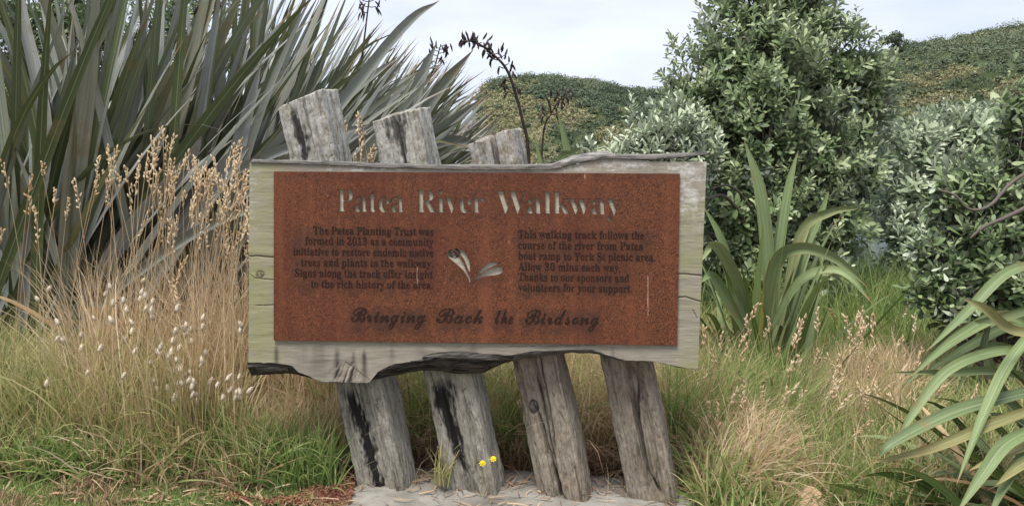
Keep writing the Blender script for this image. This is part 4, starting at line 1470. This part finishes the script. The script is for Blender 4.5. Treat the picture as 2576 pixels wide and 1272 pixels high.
# left: green understorey, then yellow-green, then tall dry
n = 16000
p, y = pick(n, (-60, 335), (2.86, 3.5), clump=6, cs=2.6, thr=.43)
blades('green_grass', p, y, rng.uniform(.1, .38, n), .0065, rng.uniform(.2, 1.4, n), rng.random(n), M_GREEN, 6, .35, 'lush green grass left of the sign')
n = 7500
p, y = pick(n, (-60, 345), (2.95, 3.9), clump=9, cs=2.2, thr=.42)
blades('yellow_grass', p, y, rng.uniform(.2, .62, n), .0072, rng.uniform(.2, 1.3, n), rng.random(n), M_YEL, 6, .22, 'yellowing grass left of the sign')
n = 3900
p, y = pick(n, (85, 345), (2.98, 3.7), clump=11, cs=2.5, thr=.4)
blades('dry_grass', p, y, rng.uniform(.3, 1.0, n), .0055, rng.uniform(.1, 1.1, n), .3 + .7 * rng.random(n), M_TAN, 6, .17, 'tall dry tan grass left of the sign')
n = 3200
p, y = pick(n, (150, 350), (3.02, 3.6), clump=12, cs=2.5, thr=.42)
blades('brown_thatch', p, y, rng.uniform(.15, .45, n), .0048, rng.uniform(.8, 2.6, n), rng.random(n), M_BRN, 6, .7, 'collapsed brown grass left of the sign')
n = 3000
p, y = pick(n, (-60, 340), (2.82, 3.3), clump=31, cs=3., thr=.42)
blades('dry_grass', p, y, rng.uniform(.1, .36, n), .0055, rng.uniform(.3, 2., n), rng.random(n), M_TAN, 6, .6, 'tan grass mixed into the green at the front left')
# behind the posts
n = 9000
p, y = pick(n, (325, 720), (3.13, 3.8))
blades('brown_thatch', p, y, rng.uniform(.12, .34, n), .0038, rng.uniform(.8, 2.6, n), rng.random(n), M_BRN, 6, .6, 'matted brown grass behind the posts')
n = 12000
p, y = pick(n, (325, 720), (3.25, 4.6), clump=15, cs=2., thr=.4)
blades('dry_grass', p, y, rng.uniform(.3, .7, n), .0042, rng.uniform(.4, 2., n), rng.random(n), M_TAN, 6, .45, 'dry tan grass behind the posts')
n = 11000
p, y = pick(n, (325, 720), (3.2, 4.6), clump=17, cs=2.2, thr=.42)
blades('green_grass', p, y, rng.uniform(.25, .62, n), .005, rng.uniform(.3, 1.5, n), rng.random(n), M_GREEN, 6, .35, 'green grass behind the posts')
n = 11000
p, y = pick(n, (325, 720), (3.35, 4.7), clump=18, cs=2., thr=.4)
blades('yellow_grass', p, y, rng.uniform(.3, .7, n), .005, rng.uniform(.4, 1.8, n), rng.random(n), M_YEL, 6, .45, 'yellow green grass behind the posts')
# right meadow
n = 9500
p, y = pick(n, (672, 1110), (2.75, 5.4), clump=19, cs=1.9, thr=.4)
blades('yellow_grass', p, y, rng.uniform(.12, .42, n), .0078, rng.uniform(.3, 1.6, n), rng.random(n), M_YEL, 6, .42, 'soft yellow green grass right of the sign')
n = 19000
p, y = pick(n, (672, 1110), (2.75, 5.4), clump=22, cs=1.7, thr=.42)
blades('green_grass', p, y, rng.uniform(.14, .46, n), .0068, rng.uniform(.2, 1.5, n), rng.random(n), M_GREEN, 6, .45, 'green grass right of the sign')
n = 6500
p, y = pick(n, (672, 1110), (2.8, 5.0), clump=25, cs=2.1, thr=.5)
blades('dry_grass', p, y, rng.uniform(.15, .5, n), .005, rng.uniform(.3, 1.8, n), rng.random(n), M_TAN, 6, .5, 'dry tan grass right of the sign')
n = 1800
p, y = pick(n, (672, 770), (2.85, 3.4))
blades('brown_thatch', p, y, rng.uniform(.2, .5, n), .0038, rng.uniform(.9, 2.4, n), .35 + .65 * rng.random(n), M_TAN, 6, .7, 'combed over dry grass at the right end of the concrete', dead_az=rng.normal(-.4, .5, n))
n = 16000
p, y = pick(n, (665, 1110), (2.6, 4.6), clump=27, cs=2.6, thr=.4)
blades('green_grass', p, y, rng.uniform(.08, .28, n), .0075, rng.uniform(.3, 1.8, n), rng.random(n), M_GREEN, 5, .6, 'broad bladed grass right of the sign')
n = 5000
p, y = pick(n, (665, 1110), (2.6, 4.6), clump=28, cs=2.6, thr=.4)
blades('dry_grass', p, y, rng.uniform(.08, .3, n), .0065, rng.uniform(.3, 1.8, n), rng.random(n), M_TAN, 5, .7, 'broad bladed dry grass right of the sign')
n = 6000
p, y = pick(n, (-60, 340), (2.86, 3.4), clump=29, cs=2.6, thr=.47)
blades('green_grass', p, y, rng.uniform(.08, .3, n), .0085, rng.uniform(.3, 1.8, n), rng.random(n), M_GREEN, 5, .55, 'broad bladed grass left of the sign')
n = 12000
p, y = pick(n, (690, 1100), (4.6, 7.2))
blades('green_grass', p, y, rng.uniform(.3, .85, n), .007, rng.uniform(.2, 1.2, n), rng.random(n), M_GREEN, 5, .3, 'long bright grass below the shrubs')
n = 16000
p, y = pick(n, (-120, 700), (4.0, 7.2))
blades('green_grass', p, y, rng.uniform(.2, .6, n), .007, rng.uniform(.2, 1.2, n), .5 * rng.random(n), M_GREEN, 5, .35, 'rank grass under the flax')


n = 2300
p, y = pick(n, (690, 765), (2.88, 3.35))
blades('dry_grass', p, y, rng.uniform(.2, .48, n), .0066, rng.uniform(.6, 2.2, n), .35 + .65 * rng.random(n), M_TAN, 6, .5, 'straw coloured mound at the right end of the concrete', dead_az=rng.normal(.2, 1.1, n))
n = 3500
p, y = pick(n, (800, 925), (3.5, 4.4), clump=41, cs=2.5, thr=.36)
blades('dry_grass', p, y, rng.uniform(.2, .5, n), .0075, rng.uniform(.2, 1.4, n), .3 + .7 * rng.random(n), M_TAN, 6, .35, 'pale tussock grass before the right hand shrubs')
n = 4500
p, y = pick(n, (690, 800), (3.3, 4.3), clump=43, cs=2.5, thr=.4)
blades('green_grass', p, y, rng.uniform(.25, .6, n), .007, rng.uniform(.2, 1.2, n), .3 + .7 * rng.random(n), M_GREEN, 6, .3, 'fresh green grass in front of the green flax')

# tall tan stems with seed heads
def seed_stalks(tops, depth, label, seed, rad=.0016, headl=.13):
    g = np.random.default_rng(seed)
    parts = []
    for (px, row) in tops:
        Y = g.uniform(*depth)
        T = at(px, row, Y)
        bxp = T[0] - g.normal(.05, .09)
        by = Y + g.uniform(-.05, .1)
        Bp = np.array([bxp, by, float(zg(bxp, by)) - .01])
        mid = (T + Bp) / 2 + np.array([-(T[0] - bxp) * .25 + g.normal(0, .012), 0, .02])
        P = smooth_line([Bp, mid, T], 6)
        ti = np.clip(g.normal(.72, .15), 0, 1)
        v, f, _ = tube(P, np.linspace(rad * 1.2, rad * .7, len(P)), 4)
        A = np.zeros((len(v), 3))
        A[:, 0] = ti
        parts.append((v, f, {'leaf': A}))
        hl = headl * g.uniform(.6, 1.2)
        dT = P[-1] - P[-3]
        dT /= np.linalg.norm(dT)
        sgn = g.choice([-1, 1])
        for k in range(g.integers(9, 15)):
            s_ = k / 12
            c = T - dT * hl * s_ + np.array([sgn * .012 * (1 - s_) ** 2, 0, 0])
            u = dT + g.normal(0, .35, 3)
            u = u / np.linalg.norm(u) * g.uniform(.014, .024)
            c = c + g.normal(0, .0035, 3)
            v, f, _ = tube([c, c + u * .45, c + u], [.0015, .005, .001], 4)
            A = np.zeros((len(v), 3))
            A[:, 0] = np.clip(ti + g.normal(.12, .12), 0, 1)
            parts.append((v, f, {'leaf': A}))
    V, F, A = join(parts)
    tag(mesh_obj('dry_seed_grass', V, F, M_TAN, None, None, True, A), label, 'grass', kind='stuff')


c1 = [(535, 740), (575, 745), (505, 790), (545, 800), (820, 650), (775, 690), (865, 690), (745, 760), (700, 790), (1200, 705), (1215, 745), (1080, 790), (1050, 850), (980, 810), (935, 765), (1020, 830), (600, 880), (500, 870),
      (640, 840), (860, 810), (905, 820), (1170, 870), (1225, 860), (1120, 900), (285, 950), (20, 820), (150, 890), (205, 815), (380, 900), (960, 1000), (920, 970), (800, 700), (830, 690), (760, 720), (730, 840), (690, 850),
      (770, 800), (790, 860), (1190, 730), (1230, 900), (1090, 860), (1010, 870), (880, 930), (850, 960), (180, 1050), (20, 1160), (160, 1000), (340, 1000), (650, 940), (560, 860), (530, 900), (1140, 800), (1160, 760), (1000, 800)]
tops = [(a * .2656 * .7477, b * .2656 * .7477) for a, b in c1]
tops = [(a / 1287 * 862 / 3450 * 1024, b / 1272 * 852 / 1704 * 505) for a, b in c1]
for k in range(60):
    a = rng.normal(215, 38)
    tops.append((min(max(a, 95), 247), 150 + abs(rng.normal(0, 55)) + abs(a - 190) * .25))
seed_stalks(tops, (3.05, 3.55), 'tall tan seed heads standing left of the board', 3)
tops = [(rng.uniform(700, 920), rng.uniform(300, 400)) for k in range(90)] + [(rng.uniform(680, 1000), rng.uniform(380, 470)) for k in range(60)]
seed_stalks(tops, (3.0, 4.2), 'thin tan seed heads over the right meadow', 4, .0012, .1)
tops = [(350 + rng.uniform(-6, 30), rng.uniform(115, 158)) for k in range(9)] + [(rng.uniform(410, 425), rng.uniform(150, 160)) for k in range(8)] + [(rng.uniform(528, 536), rng.uniform(375, 400)) for k in range(5)]
seed_stalks(tops, (3.15, 3.5), 'tan seed heads behind the posts', 5)

# ------------------------------------------------------------------ bunny tails: each one a plant of its own
q = Mat('cream_seed_fluff', .95, .05)
M_FLUFF = q.out(q.mix(q.noise(q.obj(), 120, 3), (.52, .44, .33), (.8, .72, .58)), trans=.2)
q = Mat('thin_straw', .7, .2)
M_STRAW = q.out((.36, .28, .14))
BT = [(715, 150), (557, 183), (527, 222), (197, 245), (240, 195), (707, 212), (732, 231), (703, 248), (765, 262), (620, 257), (570, 270), (727, 298), (757, 305), (768, 338), (888, 297), (568, 357), (480, 341), (640, 308), (673, 364),
      (296, 364), (281, 447), (316, 459), (410, 426), (408, 494), (659, 410), (636, 452), (672, 513), (1015, 345), (1016, 388), (941, 380), (930, 395), (965, 402), (935, 424), (880, 408), (867, 457), (968, 461), (895, 494), (804, 492),
      (812, 517), (860, 518), (850, 538), (888, 551), (1039, 518), (1021, 558), (1004, 577), (756, 566), (905, 601), (880, 605), (960, 615), (922, 636), (940, 660), (971, 672), (897, 672), (920, 668), (964, 690), (1050, 663), (1086, 678),
      (1138, 646), (1159, 637), (1199, 640), (1150, 705), (1188, 716), (1211, 714), (1243, 709), (1214, 740), (1178, 742), (1121, 741), (994, 720), (992, 766), (962, 730), (888, 733), (869, 750), (844, 696), (796, 697), (778, 657),
      (1220, 378), (1214, 412), (436, 617), (499, 498), (232, 676), (615, 632)]


def fluff(seed):
    g = np.random.default_rng(seed)
    n, m = 12, 9
    v = np.linspace(0, 1, m)
    prof = .0078 * np.sin(np.pi * np.clip(v * .93 + .06, 0, 1)) ** .6 * (1.05 - .35 * v)
    th = np.linspace(0, 2 * np.pi, n, endpoint=False)
    ring = np.stack([np.outer(prof, np.cos(th)), np.outer(prof, np.sin(th)), np.outer(v * .029, np.ones(n))], -1)
    ring += (g.random(ring.shape) - .5) * .0022
    V = [ring.reshape(-1, 3)]
    F4 = grid_faces(m, n, True)
    # silky bristles
    k = 70
    i = g.integers(0, m * n, k)
    p = ring.reshape(-1, 3)[i]
    d = p * [1, 1, 0]
    d = d / (np.linalg.norm(d, axis=1)[:, None] + 1e-6) * .6 + [0, 0, .9]
    e = p + d * g.uniform(.004, .008, (k, 1))
    s_ = np.cross(d, g.normal(size=(k, 3))) * .0006
    tri = np.stack([p - s_, p + s_, e], 1).reshape(-1, 3)
    return np.concatenate([V[0], tri]), [F4, np.arange(k * 3).reshape(-1, 3) + m * n]


heads = [mesh_obj('temp', *fluff(s_), M_FLUFF) for s_ in range(4)]
head_me = [h.data for h in heads]
for h in heads:
    bpy.data.objects.remove(h)
GB = np.random.default_rng(77)
for i, (a, b) in enumerate(BT):
    px, row = a / 1287 * 862 / 3450 * 1024, (852 + b / 1272 * 852) / 1704 * 505
    Y = GB.uniform(2.86, 2.98)
    T = at(px, row, Y)
    bxp, by = T[0] + GB.normal(0, .03), Y + .02
    Bp = np.array([bxp, by, float(zg(bxp, by)) - .01])
    if T[2] - Bp[2] < .1:
        Bp[2] = T[2] - .1
    left = a < 520
    o = empty('bunny_tail', Bp, 'lone cream bunny tail head in the yellow green grass towards the left edge' if left else
              'cream fluffy bunny tail head on a thin stalk, one of the drift beside the board', 'bunny tail grass', 'bunny tails at the left edge' if left else 'bunny tails beside the board')
    lean = Vector((GB.normal(0, .3), GB.normal(0, .3), 1)).normalized()
    P = smooth_line([Bp, (Bp + T) / 2 + np.array([GB.normal(0, .012), 0, 0]), T], 4)
    V, F, _ = tube(P, .0011, 4)
    mesh_obj('stem', V, F, M_STRAW, o, Bp)
    h = bpy.data.objects.new('seed_head', head_me[i % 4])
    COL.objects.link(h)
    h.parent = o
    s_ = GB.uniform(.85, 1.2)
    h.matrix_local = Matrix.Translation(Vector(T - Bp)) @ lean.to_track_quat('Z', 'Y').to_matrix().to_4x4() @ Matrix.Diagonal((s_, s_, s_, 1)) @ Matrix.Rotation(GB.uniform(0, 6), 4, 'Z')


# ------------------------------------------------------------------ red stonecrop mat beside the concrete
def stonecrop():
    g = np.random.default_rng(9)
    pts = []
    while len(pts) < 1300:
        px, Y = g.uniform(225, 352), g.uniform(2.70, 3.15)
        X = (px - 512) / FPX * Y
        if X > -.6:
            continue
        if fbm2(np.array([X]), np.array([Y]), 6, 3, 44)[0] + .25 * (px - 232) / 120 > .53:
            pts.append((X, Y))
    P = np.array(pts)
    N = len(P)
    C = np.column_stack([P, zg(P[:, 0], P[:, 1]) + .008 + .03 * fbm2(P[:, 0], P[:, 1], 12, 2, 3)])
    V, F, A = leaf_blobs(C, .009 + .012 * g.random(N), 26, .0042, 10, np.clip(fbm2(P[:, 0], P[:, 1], 9, 3, 5) * 1.9 - .45, 0, 1), .8)
    q = Mat('stonecrop_leaf', .6, .3)
    t, al, ac = q.leafattr()
    m = q.out(q.ramp(t, [(0, (.11, .04, .03)), (.4, (.22, .085, .055)), (.65, (.24, .16, .075)), (1, (.16, .18, .06))]), trans=.1)
    tag(mesh_obj('stonecrop', V, F, m, smooth=False, attrs=A), 'reddish stonecrop mat beside the concrete', 'ground cover', kind='stuff')


stonecrop()


# ------------------------------------------------------------------ loose stone in the right grass
def rock():
    bmv = bmesh.new()
    bmesh.ops.create_icosphere(bmv, subdivisions=4, radius=1)
    V = np.array([v.co[:] for v in bmv.verts])
    F = np.array([[v.index for v in f.verts] for f in bmv.faces])
    bmv.free()
    n = fbm(V * 1.3 + 4, 4, 3)
    V = V * (.75 + .55 * n)[:, None]
    V = np.sign(V) * np.abs(V) ** .8
    V = V * np.array([.056, .05, .082])
    V[:, 0] += V[:, 2] * .25
    V[:, 2] += .06
    Y = 2.77
    X = (806 - 512) / FPX * Y
    V = V + np.array([X, Y, float(zg(X, Y))])
    o = mesh_obj('rock', V, F, m_plain('sandy_stone', (.33, .2, .125), (.56, .4, .27), 30, .95, .8, .02))
    tag(o, 'buff angular rock half sunk in the right hand grass', 'rock')


rock()

# ------------------------------------------------------------------ yellow flowers, weeds and stray plants at the pad
q = Mat('yellow_petals', .6, .2)
M_PETAL = q.out((.82, .62, .015), trans=.2)
q = Mat('green_stem', .6, .3)
M_GSTEM = q.out(q.mix(q.noise(q.obj(), 40), (.12, .17, .05), (.26, .22, .1)), trans=.1)


def dandelion(x, y, Y, bx_, by_, label, tilt):
    T = at25(x, y, Y)
    Bp = at25(bx_, by_, Y)
    o = empty('dandelion', Bp, label, 'flower', 'yellow flowers before the second post')
    V, F, _ = tube(smooth_line([Bp, (T + Bp) / 2 + [.006, 0, 0], T], 5), .0014, 5)
    mesh_obj('stem', V, F, M_GSTEM, o, Bp)
    n = 34
    ring = np.arange(n)
    az = ring * 2.4
    el = np.where(ring % 3 == 0, .9, np.where(ring % 3 == 1, .45, .12)) + .1
    b = np.repeat(T[None], n, 0)
    V, F, A = ribbons(b, az, el, .0125, .0042, .3, 0., [.5, .9, 1., .9, .6], 4, 1.3, .2, 0., np.zeros(n))
    # tilt towards the camera
    Mx = np.array(Matrix.Rotation(tilt, 3, 'X'))
    V = (V - T) @ Mx.T + T
    mesh_obj('petals', V, F, M_PETAL, o, Bp, True, A)


dandelion(1213, 1166, 2.76, 1207, 1250, 'lower left of the two yellow flowers in front of the second post', .5)
dandelion(1240, 1155, 2.77, 1215, 1252, 'upper right of the two yellow flowers in front of the second post', .6)


def weed(px, row, Y, h, n, label, seed, mat, lean=0.):
    g = np.random.default_rng(seed)
    Bp = at(px, row, Y)
    o = empty('weed', Bp, label, 'weed')
    b = Bp + g.normal(0, .012, (n, 3)) * [1, 1, 0]
    V, F, A = ribbons(b, g.uniform(0, 6.28, n), np.pi / 2 - np.abs(g.normal(0, .4, n)), h * g.uniform(.4, 1., n), .006, g.uniform(.2, 1.5, n), g.uniform(-1, 1, n), GPROF, 7, 1.6, .3)
    mesh_obj('leaves', V, F, mat, o, Bp, True, A)
    parts = []
    for k in range(4):
        e = Bp + np.array([g.normal(lean, .05), g.normal(0, .03), h * g.uniform(.3, .7)])
        parts.append(tube(smooth_line([Bp, (Bp + e) / 2 + g.normal(0, .015, 3), e], 4), np.linspace(.003, .001, 9), 5))
    V, F, _ = join(parts)
    mesh_obj('stem', V, F, M_STRAW, o, Bp)


weed(442, 484, 2.87, .22, 22, 'green and straw weed growing from the concrete between the first two posts', 3, M_YEL, -.03)
weed(672, 440, 3.25, .55, 60, 'upright bright green grass tuft just behind the foot of the shortest post', 4, M_GREEN)
weed(62, 478, 2.95, .25, 50, 'green grass tuft at the front left edge of the mown strip', 6, M_GREEN)
weed(215, 468, 2.95, .26, 60, 'bright green grass tuft in the brown clippings left of the stonecrop', 7, M_GREEN)


# ------------------------------------------------------------------ straw and dead leaf scraps on the pad and along its edges
def litter():
    g = np.random.default_rng(15)
    n = 520
    X = g.uniform(-.66, .76, n)
    Y = np.where(g.random(n) < .6, g.normal(3.0, .07, n), g.uniform(2.68, 3.1, n))
    b = np.column_stack([X, Y, -.055 * (X + .47) + .022 + .006 * g.random(n)])
    V, F, A = ribbons(b, g.uniform(0, 6.28, n), g.normal(.06, .06, n), g.uniform(.015, .11, n), .003 + .003 * g.random(n), g.normal(.1, .15, n), g.uniform(-.5, .5, n), GPROF, 4, 1.2, 0, 0., g.random(n), g.normal(0, .7, n))
    tag(mesh_obj('leaf_litter', V, F, M_BRN, None, None, True, A), 'straw and dead grass scraps lying on the concrete', 'litter', kind='stuff')
    n = 420
    X = g.uniform(-1.7, -.55, n)
    Y = g.uniform(2.66, 3.0, n)
    b = np.column_stack([X, Y, zg(X, Y) + .012 + .01 * g.random(n)])
    V, F, A = ribbons(b, g.uniform(0, 6.28, n), g.normal(.1, .12, n), g.uniform(.02, .09, n), .004 + .006 * g.random(n), g.normal(.2, .2, n), g.uniform(-.6, .6, n), GPROF, 4, 1.2, 0, 0., g.random(n), g.normal(0, .7, n))
    tag(mesh_obj('leaf_litter', V, F, M_BRN, None, None, True, A), 'dead leaf scraps on the mown strip left of the concrete', 'litter', kind='stuff')


litter()
